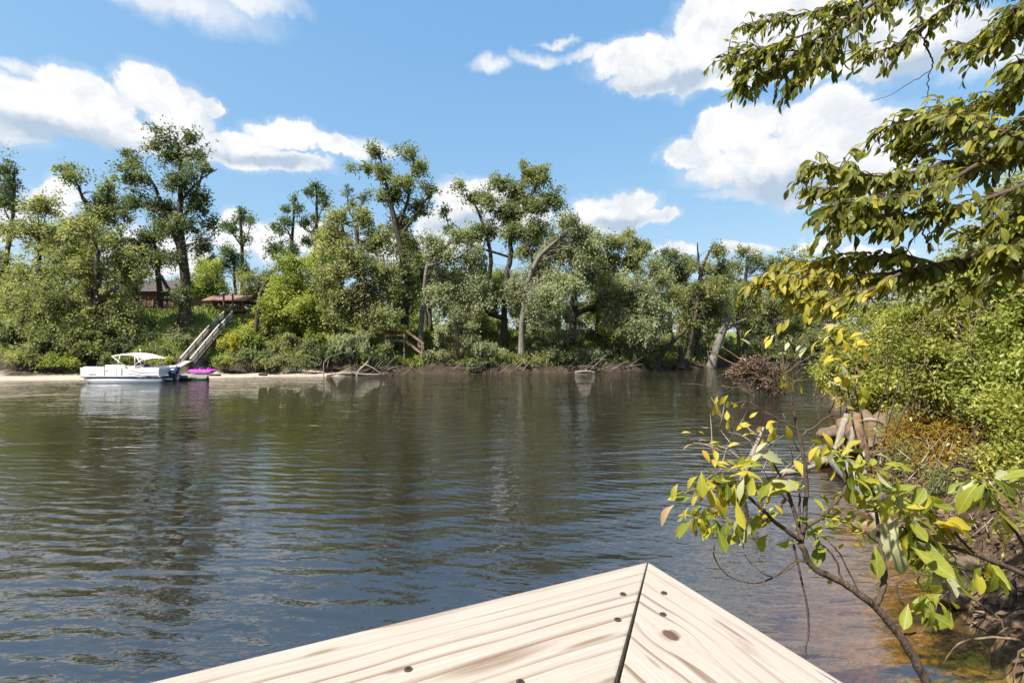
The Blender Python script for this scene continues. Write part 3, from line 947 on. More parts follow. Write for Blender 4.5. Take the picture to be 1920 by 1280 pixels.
for (px, py, Yu, rx, ry, pal, lab) in UNDER:
    bl = [(px + rng.normal(0, rx * .45), py + rng.uniform(-1, 1) * ry * .75, rx * rng.uniform(.4, .62), ry * rng.uniform(.28, .45)) for _ in range(7)]
    far_tree('young_tree', lab, Yu, pal, int(rx * ry * 4.2), [(px, 640, 3), (px + rng.normal(0, 4), py + ry * .4, 2.4), (px + rng.normal(0, 6), py - ry * .6, 1)], bl, droop=rng.uniform(.2, .6), group='young trees on the far bank', clump=.65, per=50, full=1.0, leaf=.24)

# back row of the far wood
back = [(25, 500, 'mid'), (115, 520, 'dark'), (215, 510, 'mid'), (310, 520, 'olive'), (395, 500, 'olive'), (500, 505, 'mid'), (625, 510, 'dark'), (800, 475, 'mid'), (905, 505, 'olive'), (1045, 515, 'mid'),
        (1130, 520, 'olive'), (1225, 510, 'mid'), (1330, 520, 'mid'), (1450, 520, 'dark'), (1560, 515, 'mid'), (1650, 510, 'olive')]
back_words = ['behind the dark tree at the left edge', 'behind the broad olive tree', 'behind the drooping tree above the boat', 'behind the brown house deck', 'left of the lone pine, behind the deck', 'behind the pavilion roof',
              'behind the taller close pine', 'between the ivy-clad tree and the pale-trunk tree', 'behind the many-limbed middle tree', 'behind the right-leaning pale trunk', 'behind the thick arching limb', 'behind the dark round-crowned tree',
              'behind the bare forked branches', 'in deep shade behind the snag', 'behind the yellow-leaved branch tips', 'mostly hidden behind the vine thicket']
tone_words = dict(mid='mid green', dark='dark green', olive='olive green')
for (px, top, pal), w in zip(back, back_words):
    Yb = rng.uniform(78, 92)
    hh = 600 - top
    bl = [(px + rng.normal(0, 8), top + 16, 26, 16)] + [(px + rng.normal(0, 26), top + hh * rng.uniform(.2, .95), rng.uniform(26, 42), rng.uniform(18, 30)) for _ in range(6)]
    far_tree('wood_tree', tone_words[pal] + ' background tree ' + w, Yb, pal, 6500, [(px, 620, 4), (px + rng.normal(0, 4), 560, 3.5), (px + rng.normal(0, 6), top + 20, 1.5)], bl, leaf=0.34, clump=1.1, per=60, group='back row of the far wood', branch=0.25)

# ------------------------------------------------------------------ shrubs on the far bank
def shrub(name, label, px, py, Y, rx, ry, pal, n=None, droop=0.4, leaf=0.2, tv=KITE_V, group='shrubs on the far bank'):
    s = Y / FPX
    n = n or int(rx * ry * 2.8)
    k = max(3, int(rx / 9))
    bl = []
    for i in range(k):
        u = (i + .5) / k * 2 - 1
        bl.append((px + u * rx * 0.72 + rng.normal(0, 3), py + rng.normal(0, ry * .28), rx * rng.uniform(.32, .5), ry * rng.uniform(.45, .75)))
    root_px = px + rng.normal(0, rx * .15)
    base = at(root_px, py + ry, Y)
    base[2] = gz(base[0], base[1]) - 0.1
    root = thing(name, label, 'shrub', tuple(base), 0, group)
    blobs = [(at(a, b, Y) + np.array([0, rng.normal(0, .25) * c * s, 0]), np.array([c * s, 0.5 * (c + d) * s, d * s])) for a, b, c, d in bl]
    V, F, tint, cents = crown_mesh(blobs, n, leaf, droop, 0.42, 45, tv)
    paths = []
    for c in cents[rng.random(len(cents)) < 0.35]:
        m = base * .45 + c * .55 + rng.normal(0, .12, 3)
        m[2] = max(m[2], base[2] + .1)
        Q, r = smooth_path([base, m, c], 3, 0, [0.035, 0.02, 0.008])
        paths.append((Q, r))
    if not paths:
        Q, r = smooth_path([base, cents[0]], 2, 0, [0.03, 0.01])
        paths.append((Q, r))
    TV, TF = tubes(paths, 5)
    tag(obj('stems', fast_mesh('stems', TV - base, TF), B_DARK, root), kind='stuff')
    obj('foliage', fast_mesh('foliage', V - base, F, False, tint), PAL[pal], root)
    return root


SHRUBS = [
    (425, 668, 45.8, 22, 16, 'lime', 'small bright shrub at the right foot of the long stairway'),
    (505, 676, 46.2, 34, 15, 'olive', 'low olive weeds just above the sand spit middle'),
    (560, 680, 46.8, 36, 14, 'mid', 'low green weeds above the right end of the sand spit'),
    (600, 632, 48.8, 38, 22, 'lime', 'lime shrub below the yellow palmetto-like shrub'),
    (520, 612, 50.2, 36, 20, 'lime', 'lime shrub between leaning bare trunk and palmetto'),
    (430, 640, 47.6, 22, 22, 'yellow', 'yellow-green shrub leaning on the right stair rail'),
    (110, 676, 43.6, 50, 14, 'lime', 'bright weeds above the beach left of the boat'),
    (225, 676, 44.0, 44, 14, 'mid', 'green weeds behind the boat bow'),
    (310, 676, 44.4, 26, 12, 'lime', 'bright weeds behind the boat stern'),
    (765, 676, 49.0, 30, 12, 'lime', 'bright grass clump below the little wooden landing'),
    (975, 672, 51.0, 40, 16, 'olive', 'olive weeds on the mudbank left of the tangled driftwood'),
    (1250, 682, 57.6, 24, 10, 'mid', 'green weeds between the flared stump and leaning dead trunk'),
    (1340, 676, 61.2, 20, 12, 'olive', 'weeds at the foot of the broken snag'),
    (800, 625, 54, 34, 26, 'olive', 'olive bush behind the low silvery shrub with dark stems'),
    (930, 612, 57, 40, 24, 'lime', 'sunny bush between the pair of middle trunks'),
    (1010, 618, 57, 34, 24, 'olive', 'olive bush right behind the right-leaning pale trunk'),
    (1100, 622, 59, 40, 26, 'mid', 'mid green bush under the thick arching limb'),
    (1145, 592, 60, 36, 22, 'yellow', 'yellow bush seen through the gap below the arching limb'),
    (1225, 632, 60, 34, 26, 'olive', 'olive bush behind the silvery grey willow'),
    (1325, 625, 65, 34, 28, 'mid', 'mid green bush between ivy-covered trunk and snag'),
    (1420, 628, 67, 44, 28, 'olive', 'olive bush above the debris raft on the far bank'),
    (1490, 620, 68, 40, 30, 'lime', 'lime bush on the far bank left of the vine mound'),
    (870, 578, 60, 40, 24, 'mid', 'mid green bush high on the bank behind silvery shrubs'),
    (745, 590, 58, 30, 26, 'mid', 'mid green bush behind the ivy-clad trunk foot'),
    (975, 582, 62, 34, 24, 'mid', 'shaded bush between the two middle trunks, higher up'),
    (1060, 632, 55, 30, 22, 'grey', 'grey bush left of the dark arching-limb trunk'),
    (20, 612, 46, 50, 42, 'dark', 'dark shrub at the left edge below the narrow dark tree'),
    (85, 628, 45, 48, 36, 'mid', 'mid green shrub on the shaded slope near the left edge'),
    (150, 652, 44.5, 46, 24, 'olive', 'olive shrub above the sandy beach left of the boat'),
    (50, 668, 43.5, 50, 20, 'olive', 'low olive shrub above the beach at the left edge'),
    (215, 640, 46, 42, 32, 'dark', 'dark shrub on the slope behind the boat canopy'),
    (272, 642, 47, 34, 24, 'dark', 'dark shrub on the slope below the house deck'),
    (300, 655, 45.5, 30, 20, 'mid', 'mid green shrub between boat canopy and long stairway'),
    (340, 640, 47, 20, 30, 'mid', 'upright green shrub at the foot of the forked tree'),
    (374, 612, 51, 14, 18, 'lime', 'light green shrub touching the left handrail of the long stairway'),
    (462, 626, 49, 36, 28, 'lime', 'bright green shrub touching the right side of the long stairway'),
    (500, 606, 51, 36, 22, 'yellow', 'yellow-green shrub below the pavilion and right of the stairs'),
    (470, 660, 46.5, 42, 22, 'mid', 'green shrub above the sand spit right of the stairs'),
    (540, 642, 48, 44, 26, 'olive', 'olive shrub in the middle of the slope above the sand spit'),
    (592, 606, 50.5, 36, 22, 'yellow', 'yellow palmetto-like shrub below the two close pines'),
    (642, 602, 51, 34, 20, 'yellow', 'yellow-green shrub left of the broad oak trunk'),
    (610, 655, 47.5, 40, 24, 'dark', 'dark shrub in shade left of the silvery overhanging shrub'),
    (655, 648, 47.5, 46, 30, 'grey', 'silvery shrub overhanging the water below the broad oak'),
    (716, 662, 48, 20, 26, 'mid', 'small green shrub left of the little wooden landing'),
    (742, 618, 51, 18, 20, 'yellow', 'small yellow-green shrub behind the little wooden landing'),
    (852, 612, 50, 42, 34, 'grey', 'tall silvery shrub right of the little wooden landing'),
    (815, 668, 49.5, 30, 22, 'grey', 'low silvery shrub leaning from two dark stems at the waterline'),
    (905, 652, 50, 44, 24, 'grey', 'spreading silvery shrub below the pair of middle trunks'),
    (890, 682, 49.8, 44, 12, 'mid', 'low green plants along the mudbank below the silvery shrubs'),
    (1000, 645, 53, 38, 22, 'mid', 'green shrub at the foot of the right-leaning pale trunk'),
    (1045, 596, 54, 26, 26, 'grey', 'pale grey shrub left of the thick arching limb'),
    (1055, 668, 52, 44, 20, 'mid', 'green shrub on the mudbank above the tangled driftwood'),
    (1110, 662, 53, 38, 20, 'grey', 'grey shrub on the mudbank right of the tangled driftwood'),
    (1150, 618, 55, 40, 24, 'yellow', 'bright yellow shrub below the thick arching limb'),
    (1178, 648, 55, 32, 22, 'olive', 'olive shrub below the bright yellow shrub'),
    (1212, 672, 56, 24, 16, 'olive', 'low olive shrub left of the leaning dead trunk'),
    (1272, 640, 60, 20, 30, 'olive', 'upright olive shrub right of the leaning dead trunk'),
    (1302, 668, 61, 24, 18, 'mid', 'mid green shrub left of the broken snag foot'),
    (1372, 640, 62, 20, 26, 'grey', 'grey leafy shrub right of the broken snag'),
    (1430, 650, 63, 38, 26, 'mid', 'green shrub behind the debris raft in the river'),
    (1500, 655, 64, 40, 26, 'mid', 'green shrub on the far bank beyond the sapling top'),
]
for (px, py, Y, rx, ry, pal, lab) in SHRUBS:
    shrub('bank_shrub', lab, px, py, Y, rx, ry, pal)

# ------------------------------------------------------------------ grass and litter on the far bank
def build_grass():
    n = 48000
    x0 = rng.uniform(-75, 60, n)
    fy = np.interp(x0, FX, FY)
    d = rng.uniform(0.5, 14, n)
    P = np.column_stack([x0, fy + d * 1.05])
    keep = (vnoise(P, 0.35, 21) > 0.28) & ~((sandy(P[:, 0]) > .5) & (d < 4.2))
    P = P[keep & ~((np.abs(P[:, 0] + 29.0) < 1.0) & (d < 11))]
    z = ground_h(P)
    P = P[z > 0.5]
    z = z[z > 0.5]
    pos = np.column_stack([P, z - 0.02])
    m = len(pos)
    axis = unit(rng.normal(0, 0.5, (m, 3)) + np.array([0, 0, 1.0]))
    nor = unit(rng.normal(0, 1, (m, 3)) + np.array([0, -.5, .2]))
    V, F = scatter(BLADE_V * np.array([2.2, 1, 1]), KITE_F, pos, frames(axis, nor), rng.uniform(0.25, 0.7, m))
    o = obj('bank_grass', fast_mesh('bank_grass', V, F, False, np.repeat(rng.random(m), 4)), L_GRASS)
    tag(o, 'tufts of grass and weeds covering the far river bank', 'grass', kind='stuff')


build_grass()


def build_distant_wood():
    """the far-off wood behind the back row reads as one mass"""
    bl = []
    for px in np.arange(-250, 2300, 26):
        Yd = rng.uniform(100, 130)
        h = rng.uniform(34, 66)
        s = Yd / FPX
        for q in (0.0, 0.4, 0.85):
            c = at(px + rng.normal(0, 14), 612 - h * q, Yd + rng.normal(0, 4))
            bl.append((c, np.array([30 * s, 3.0, 18 * s])))
    V, F, tint, _ = crown_mesh(bl, 44000, 0.75, 0.2, 1.5, 24)
    o = obj('distant_wood', fast_mesh('distant_wood', V, F, False, tint), L_MID)
    tag(o, 'hazy far-off wood seen between the trunks of the far bank', 'wood', kind='stuff')


build_distant_wood()

# ================================================================== pontoon boat
def build_boat():
    bx, by = -28.7, 39.3
    t = thing('pontoon_boat', 'white pontoon boat with cream sun canopy moored at the sandy far bank', 'boat', (bx, by, 0))
    X = lambda px: (px - 234.5) * 0.0396
    for y in (-0.92, 0.92):
        n = 12
        P = np.array([[-3.45, y, 0.42], [-3.3, y, 0.36], [-3.0, y, 0.25], [-2.6, y, 0.19], [-2.0, y, 0.17], [2.45, y, 0.17], [2.5, y, 0.17]])
        V, F = tubes([(P, [0.03, 0.13, 0.24, 0.29, 0.30, 0.30, 0.02])], 14)
        obj('pontoon', fast_mesh('pontoon', V, F), M_ALU, t)
    MB().box((-0.4, 0, 0.50), (5.9, 2.46, 0.09)).build('deck', M_HULLG, t, 0.015)
    MB().box((-0.4, -1.238, 0.45), (5.92, 0.02, 0.05)).build('rub_rail', M_BLACK, t)
    # side panels, near side (three lengths with a gate between) and the rest
    def panel(x0, x1, y, z0, z1, nm='side_panel'):
        p = MB().box(((x0 + x1) / 2, y, (z0 + z1) / 2), (x1 - x0, 0.045, z1 - z0)).build(nm, M_WHITE, t, 0.012)
        m = MB()
        for zz in (z0 + .17, z0 + .36):
            m.box(((x0 + x1) / 2, y - 0.026, zz), (x1 - x0 - .03, 0.008, 0.014))
        m.build('seam', M_GREYMARK, p)
        MB().rod((x0, y, z1 + .015), (x1, y, z1 + .015), 0.022, 8).build('top_rail', M_ALU, p, smooth=True)
        for xx in (x0 + .012, x1 - .012):
            MB().box((xx, y - .027, (z0 + z1) / 2), (0.022, 0.008, z1 - z0)).build('panel_edge', M_GREYMARK, p)
        return p
    Yn = -1.2
    panel(X(148), X(194), Yn, .56, 1.13)
    panel(X(216), X(226), Yn, .56, 1.05, 'gate')
    p2 = panel(X(227), 2.45, Yn, .56, 1.04)
    MB().box(((X(195) + X(215)) / 2, Yn + .02, .70), (X(215) - X(195), .04, .28)).build('low_panel', M_WHITE, t, .01)
    panel(X(148), 2.45, 1.2, .56, 1.13)
    for xx, nm in ((X(148), 'bow_panel'), (2.42, 'stern_panel')):
        MB().box((xx, 0, .84), (.045, 2.36, .56)).build(nm, M_WHITE, t, .012)
    # graphics
    z = lambda py: (718 - py) * 0.0396
    MB().prism([(X(262), z(703.2)), (X(300), z(703.9)), (2.40, z(704.2)), (2.40, z(708.2)), (X(288), z(708.0)), (X(276), z(706.0))], 'y', Yn - .036, Yn - .024).build('swoosh', M_DECAL, t)
    for a in ([(X(236), z(700.0)), (X(252), z(700.9)), (X(268), z(703.4)), (X(266), z(704.2)), (X(250), z(701.6))],
              [(X(232), z(704.6)), (X(252), z(705.2)), (X(264), z(708.2)), (X(262), z(708.9)), (X(250), z(706.0))],
              [(X(240), z(694.5)), (X(262), z(697.5)), (2.40, z(697.0)), (2.40, z(697.7)), (X(260), z(698.6))]):
        MB().prism(a, 'y', Yn - .035, Yn - .024).build('stripe', M_GREYMARK, t)
    m = MB()
    for i in range(7):
        m.box((X(165.5) + i * .075, Yn - .029, z(701.6)), (.05, .01, .055 if i % 3 else .075))
    tag(m.build('lettering', M_GREYMARK, t), kind='stuff')
    m = MB()
    for i in range(6):
        m.box((X(282) + i * .09, Yn - .039, z(706)), (.055, .006, .04))
    tag(m.build('lettering', M_HULLG, t), kind='stuff')
    # furniture
    for (x0, x1, y0, y1, zt, nm) in ((-3.3, -1.75, .55, 1.12, 1.2, 'bench'), (-3.3, -1.75, -1.12, -.6, 1.17, 'bench'), (.5, 2.3, .5, 1.12, 1.16, 'bench'), (1.0, 2.3, -1.12, -.55, 1.1, 'bench')):
        b = MB().box(((x0 + x1) / 2, (y0 + y1) / 2, .74), (x1 - x0, y1 - y0, .38)).build(nm, M_SEAT, t, .03)
        MB().box(((x0 + x1) / 2, y1 - .09 if y0 > 0 else y0 + .09, (zt + .9) / 2), (x1 - x0, .17, zt - .9 + .1)).build('backrest', M_WHITE, b, .04)
    MB().box((-1.05, -.5, .83), (.45, .4, .55)).build('gate_seat', M_SEAT, t, .05)
    c = MB().prism([(-.45, .55), (.2, .55), (.2, 1.1), (-.05, 1.32), (-.4, 1.22)], 'y', .25, .95).build('console', M_WHITE, t, .02)
    MB().prism([(-.4, 1.22), (-.36, 1.22), (-.2, 1.5), (-.24, 1.5)], 'y', .28, .92).build('windscreen', M_GLASS, c)
    MB().rod((.2, .6, 1.15), (.32, .6, 1.25), .17, 12).build('steering_wheel', M_BLACK, c)
    # sun canopy: an arched sheet on folding bows
    n, k = 12, 8
    V, F = [], []
    for lay in (0, 1):
        for i in range(n + 1):
            u = i / n
            for j in range(k + 1):
                v = j / k * 2 - 1
                zc = 2.12 + .10 * math.sin(u * math.pi) - .30 * max(0, u - .55) / .45 * .9 - .10 * v * v
                V.append((X(206) + u * 2.5, v * 1.18, zc - .03 * lay))
    N = (n + 1) * (k + 1)
    for i in range(n):
        for j in range(k):
            a = i * (k + 1) + j
            F += [(a, a + k + 1, a + k + 2, a + 1), (N + a, N + a + 1, N + a + k + 2, N + a + k + 1)]
    for i in range(n):
        for j in (0, k):
            a = i * (k + 1) + j
            F.append((a, N + a, N + a + k + 1, a + k + 1))
    for j in range(k):
        for i in (0, n):
            a = i * (k + 1) + j
            F.append((a, a + 1, N + a + 1, N + a))
    obj('canopy', fast_mesh('canopy', V, F), M_CANVAS, t)
    for y in (-1.17, 1.17):
        for a, b in (((X(207), 2.0), (X(236), 1.1)), ((X(252), 1.98), (X(268), 1.08)), ((X(266), 1.80), (X(240), 1.1)), ((X(222), 2.03), (X(216), 1.12)), ((X(250), 1.98), (X(250), 1.08))):
            MB().rod((a[0], y, a[1]), (b[0], y, b[1]), .02, 6).build('canopy_pole', M_POLE, t, smooth=True)
    mo = MB().rod((X(222), .9, 1.1), (X(222), .9, 2.42), .015, 6).build('light_mast', M_POLE, t)
    MB().box((X(222), .9, 2.46), (.12, .08, .07)).build('mast_lamp', M_WHITE, mo, .02)
    # outboard motor
    o = MB().prism([(2.62, .62), (3.02, .60), (3.16, .95), (3.08, 1.15), (2.78, 1.20), (2.58, 1.05)], 'y', -.20, .20).build('outboard_motor', M_NAVY, t, .07, True, 3)
    MB().box((2.82, 0, .36), (.26, .16, .6)).build('motor_leg', M_BLACK, o, .03)
    MB().prism([(2.70, -.15), (3.14, -.1), (3.1, .02), (2.7, .06)], 'y', -.05, .05).build('gear_case', M_BLACK, o, .02)
    MB().box((2.78, -.203, .98), (.26, .012, .09)).build('white_band', M_WHITE, o)
    MB().box((2.53, 0, .62), (.14, .4, .42)).build('transom_bracket', M_BLACK, o, .02)


build_boat()


# ================================================================== floating dock, pedal boat, ramp, stairway
def build_dock():
    t = thing('floating_dock', 'small floating plank dock between the outboard motor and the magenta boat', 'dock', (-25.6, 41.7, 0))
    MB().box((0, -.95, .30), (2.7, .1, .14)).build('edge_beam', M_GREYW, t)
    MB().box((0, .95, .30), (2.7, .1, .14)).build('edge_beam', M_GREYW, t)
    me = None
    for i in range(14):
        x = -1.25 + i * .192
        if me is None:
            o = MB().box((0, 0, 0), (.175, 2.0, .035)).build('plank', M_GREYW, t, .006)
            me = o.data
        else:
            o = obj('plank', me, None, t)
        o.location = (x, 0, .39 + random.uniform(-.006, .006))
        o.rotation_euler = (0, 0, random.uniform(-.01, .01))
    for x in (-.85, .5):
        MB().rod((x, -.82, .1), (x + .8, -.82, .1), .24, 12).build('barrel_float', M_BARREL, t, .02, True)
    MB().bar((-2.2, -1.2, .22), (-1.2, -.85, .36), .4, .05).build('boarding_plank', M_GREYW, t)
    MB().rod((-1.3, .8, -2.2), (-1.3, .8, 1.1), .05, 8).build('mooring_post', M_DARKW, t)


def build_pedal_boat():
    t = thing('pedal_boat', 'small magenta plastic boat resting on the floating dock', 'boat', (-25.2, 41.6, .41))
    n, k = 14, 6
    V, F = [], []
    for i in range(n + 1):
        u = i / n * 2 - 1
        w = .42 * (1 - abs(u) ** 3.2) + .05
        for j in range(k + 1):
            v = j / k * 2 - 1
            V.append((u * .98, v * w, .02 + .17 * abs(v) ** 2.5 + .12 * abs(u) ** 4))
    for i in range(n):
        for j in range(k):
            a = i * (k + 1) + j
            F.append((a, a + 1, a + k + 2, a + k + 1))
    obj('hull', fast_mesh('hull', V, F), M_HULLG, t)
    m = MB()
    m.prism([(-.93, .2), (.93, .22), (.98, .34), (.80, .44), (.62, .32), (.30, .30), (.18, .40), (.02, .42), (-.05, .3), (-.35, .3), (-.45, .40), (-.72, .42), (-.9, .32)], 'y', -.40, .40)
    m.build('deck_shell', M_PINK, t, .035, True)
    for x in (-.22, .46):
        s = MB().box((x, 0, .36), (.3, .5, .1)).build('seat', M_PINKD, t, .03)
        MB().box((x + .15, 0, .47), (.07, .46, .2)).build('backrest', M_PINK, s, .03)


def build_stairs():
    c = at(346, 690, 44.2)
    t = thing('stairway', 'long silvered wooden stairway climbing the bank from dock to red-roofed pavilion', 'stairway', (c[0], c[1], 0))
    o = np.array([c[0], c[1], 0])
    L = lambda p: tuple(np.asarray(p) - o)
    lo = [(at(337, 672, 44.2), at(392.5, 609, 49.6)), (at(356, 673, 44.2), at(411, 608, 49.6))]
    hi = [(at(397, 607, 49.9), at(420.5, 583, 53.0)), (at(415, 606, 49.9), at(436, 583, 53.0))]
    dz = np.array([0, 0, 1.0])
    for fl in (lo, hi):
        for a, b in fl:
            MB().bar(L(a), L(b), .13, .045).build('handrail_cap', M_GREYW, t, .006)
            for q in (.22, .44, .66):
                MB().bar(L(a - dz * q), L(b - dz * q), .04, .13).build('mid_rail', M_DARKW if q > .5 else M_GREYW, t)
            MB().bar(L(a - dz * .98), L(b - dz * .98), .06, .26).build('stringer', M_DARKW, t)
            n = 5 if fl is lo else 3
            for i in range(n):
                p = a + (b - a) * (i + .05) / (n - .9)
                g_ = gz(p[0], p[1])
                MB().rod(L(p - dz * .03), L((p[0], p[1], min(g_ - .2, p[2] - 1.2))), .055, 4).build('post', M_DARKW, t)
    me = None
    for fl in (lo, hi):
        (a1, b1), (a2, b2) = fl
        n = int((b1 - a1)[1] / .29)
        for i in range(n):
            f = (i + .5) / n
            p, q = a1 + (b1 - a1) * f - dz * .9, a2 + (b2 - a2) * f - dz * .9
            mid = (p + q) / 2 - o
            if me is None:
                s = MB().box((0, 0, 0), (abs(q[0] - p[0]) - .04, .29, .05)).build('tread', M_DARKW, t)
                me = s.data
            else:
                s = obj('tread', me, None, t)
            s.location = mid
    # cross bracing of the lower flight
    for (a, b) in lo:
        MB().bar(L(a - dz * 1.0), L(at(0, 0, 1) * 0 + (a + (b - a) * .3 - dz * 2.0)), .05, .1).build('brace', M_DARKW, t)
    for px in (419.5, 436.5):
        p = at(px, 583, 53.05)
        MB().box(L((p[0], p[1], 7.0)), (.13, .13, 2.2)).build('tall_post', M_BROWNW, t)
    r = thing('gangway', 'pale sloping gangway plank from dock up to the stairway foot', 'gangway', (-27.6, 41.0, 0))
    a, b = Vector((-.1, .1, .55)), Vector((-.2, 3.0, 1.42))
    MB().bar(a, b, .75, .06).build('walkway', M_GREYW, r)
    for s in (-1, 1):
        MB().bar(a + Vector((s * .37, 0, .05)), b + Vector((s * .37, 0, .05)), .05, .1).build('side_rail', M_ALU, r)
    MB().box((-.15, 2.95, .75), (.9, .1, 1.25)).build('support_frame', M_DARKW, r)


def build_pavilion():
    X0, X1 = -32.7, -28.6
    g_ = gz(-31, 55)
    t = thing('pavilion', 'open pavilion with rust red metal roof at the head of the stairway', 'pavilion', ((X0 + X1) / 2, 56.2, g_))
    cx, cy = (X0 + X1) / 2, 56.2
    L = lambda x, y, z: (x - cx, y - cy, z - g_)
    MB().box(L(cx, cy, g_ + .25), (X1 - X0 + .3, 3.4, .14)).build('floor', M_BROWNW, t)
    for sx in (-1, 0, 1):
        for sy in (-1, 1):
            MB().box((sx * 1.85, sy * 1.5, .55), (.13, .13, 1.85)).build('post', M_BROWNW, t)
    ze, zr = 7.42, 8.12
    for sy, nm in ((-1, 'roof_slope'), (1, 'roof_slope')):
        m = MB()
        a = (0, sy * 1.95, ze - g_)
        b = (0, 0, zr - g_)
        d = Vector(b) - Vector(a)
        q = Matrix(((1, 0, 0), tuple(d.normalized()), tuple(Vector((1, 0, 0)).cross(d.normalized())))).transposed()
        m.box((Vector(a) + Vector(b)) / 2, (X1 - X0 + .5, d.length, .04), q)
        rf = m.build(nm, M_ROOF, t)
        mm = MB()
        for i in range(11):
            x = -(X1 - X0 + .4) / 2 + i * (X1 - X0 + .4) / 10
            mm.bar((x, a[1], a[2] + .03), (x, b[1], b[2] + .03), .035, .03)
        mm.build('standing_seam', M_ROOF, rf)
    for sy in (-1, 1):
        MB().box((0, sy * 1.55, ze - g_ - .02), (X1 - X0 + .2, .1, .16)).build('beam', M_BROWNW, t)
    for sx in (-1, 1):
        MB().prism([(-1.8, ze - g_), (1.8, ze - g_), (0, zr - g_ - .06)], 'x', sx * 2.1 - .03, sx * 2.1 + .03).build('gable', M_BROWNW, t)
    for z in (.65, 1.05):
        MB().box((-1.15, -1.5, z), (1.3, .05, .08)).build('rail', M_BROWNW, t)
        MB().box((1.3, -1.5, z), (1.0, .05, .08)).build('rail', M_BROWNW, t)
    MB().box((-.3, .6, .75), (1.5, .7, .06)).build('table_top', M_DARKW, t)
    MB().box((-.3, .6, .5), (.2, .4, .45)).build('table_leg', M_DARKW, t)


def build_house():
    g_ = gz(-41, 62)
    t = thing('cabin', 'brown wooden cabin with dark roof half hidden behind trees', 'house', (-45.2, 64.5, g_ - 0.7))
    MB().box((0, 0, 1.6), (9, 6, 3.4)).build('wall', M_WALL, t)
    for sy in (-1, 1):
        d = Vector((0, -sy * 3.5, 1.7))
        q = Matrix(((1, 0, 0), tuple(d.normalized()), tuple(Vector((1, 0, 0)).cross(d.normalized())))).transposed()
        MB().box((0, sy * 1.75, 4.12), (10, d.length, .12), q).build('roof_slope', M_SHINGLE, t)
    for sx in (-1, 1):
        MB().prism([(-2.95, 3.3), (2.95, 3.3), (0, 4.75)], 'x', sx * 4.46 - .03, sx * 4.46 + .03).build('gable', M_WALL, t)
    for x in (-3, -1.2, 2.6):
        w = MB().box((x, -3.02, 1.9), (1.1, .06, 1.2)).build('window', M_GREYW, t)
        MB().box((x, -3.055, 1.9), (.95, .03, 1.05)).build('pane', M_GLASS, w)
    d = MB().box((.8, -3.02, 1.35), (1.0, .06, 2.1)).build('door', M_DARKW, t)
    MB().rod((1.15, -3.1, 1.3), (1.15, -3.02, 1.3), .04, 6).build('door_handle', M_ALU, d)
    # deck in front of it
    X0, X1, Yf = -41.6, -33.9, 57.2
    k = thing('house_deck', 'raised reddish brown deck with railing left of the pavilion', 'deck', ((X0 + X1) / 2, 58.9, g_))
    W = X1 - X0
    zf = 7.05 - g_
    n = 22
    me = None
    for i in range(n):
        y = -1.65 + i * .152
        if me is None:
            o = MB().box((0, 0, 0), (W, .142, .04)).build('deck_board', M_BROWNW, k)
            me = o.data
        else:
            o = obj('deck_board', me, None, k)
        o.location = (0, y, zf)
    MB().box((0, -1.74, zf - .14), (W, .05, .26)).build('fascia', M_BROWNW, k)
    for i in range(6):
        x = -W / 2 + .1 + i * (W - .2) / 5
        MB().box((x, -1.7, zf * .5 + .35), (.13, .13, zf + 1.5)).build('post', M_BROWNW, k)
    for z in (.12, .92):
        MB().box((0, -1.7, zf + z), (W, .06, .09)).build('rail', M_BROWNW, k)
    m = MB()
    for i in range(int(W / .16)):
        m.box((-W / 2 + .08 + i * .16, -1.67, zf + .5), (.04, .035, .76))
    tag(m.build('pickets', M_BROWNW, k), kind='stuff')
    ch = thing('deck_chair', 'pale slatted chair standing on the reddish brown house deck', 'chair', (-39.4, 58.4, 7.07))
    MB().box((0, 0, .42), (.6, .55, .05)).build('seat', M_WHITE, ch)
    MB().box((0, .27, .78), (.6, .05, .7)).build('backrest', M_WHITE, ch)
    for sx in (-1, 1):
        for sy in (-1, 1):
            MB().box((sx * .26, sy * .24, .2), (.05, .05, .4)).build('leg', M_WHITE, ch)


M_TANW = weather_wood('tan_timber', (0.13, 0.085, 0.055), (0.26, 0.18, 0.125))


def build_landing():
    z0 = 3.25
    g_ = gz(-11.2, 50.2)
    t = thing('landing', 'small weathered wooden landing with steps on the grassy middle bank', 'landing', (-11.3, 50.0, min(g_, 1.8)))
    b = np.array([-11.3, 50.0, min(g_, 1.8)])
    H = z0 - b[2]
    for i in range(7):
        MB().box((-.0, -.6 + i * .2, H), (1.9, .18, .04)).build('plank', M_TANW, t)
    for x in (-.9, .9):
        for y in (-.62, .62):
            MB().box((x, y, H / 2 - .3), (.12, .12, H + 1.9)).build('post', M_TANW, t)
    for z in (.45, .95):
        MB().box((0, -.64, H + z), (1.8, .05, .09)).build('rail', M_TANW, t)
    MB().box((0, -.63, H - .1), (1.95, .06, .16)).build('beam', M_DARKW, t)
    for y in (-.55, .35):
        MB().bar((.95, y, H - .1), (2.7, y - .3, H - 1.35), .06, .2).build('stringer', M_TANW, t)
        MB().bar((.95, y, H + .95), (2.7, y - .3, H - .35), .06, .1).build('handrail', M_TANW, t)
        MB().box((2.65, y - .3, H - .95), (.1, .1, 1.3)).build('post', M_TANW, t)
    for i in range(7):
        f = (i + .5) / 7
        MB().box((.95 + 1.75 * f, -.1 - .3 * f, H - 1.25 * f), (.27, .95, .04)).build('tread', M_TANW, t)


build_dock()
build_pedal_boat()
build_stairs()
build_pavilion()
build_house()
build_landing()


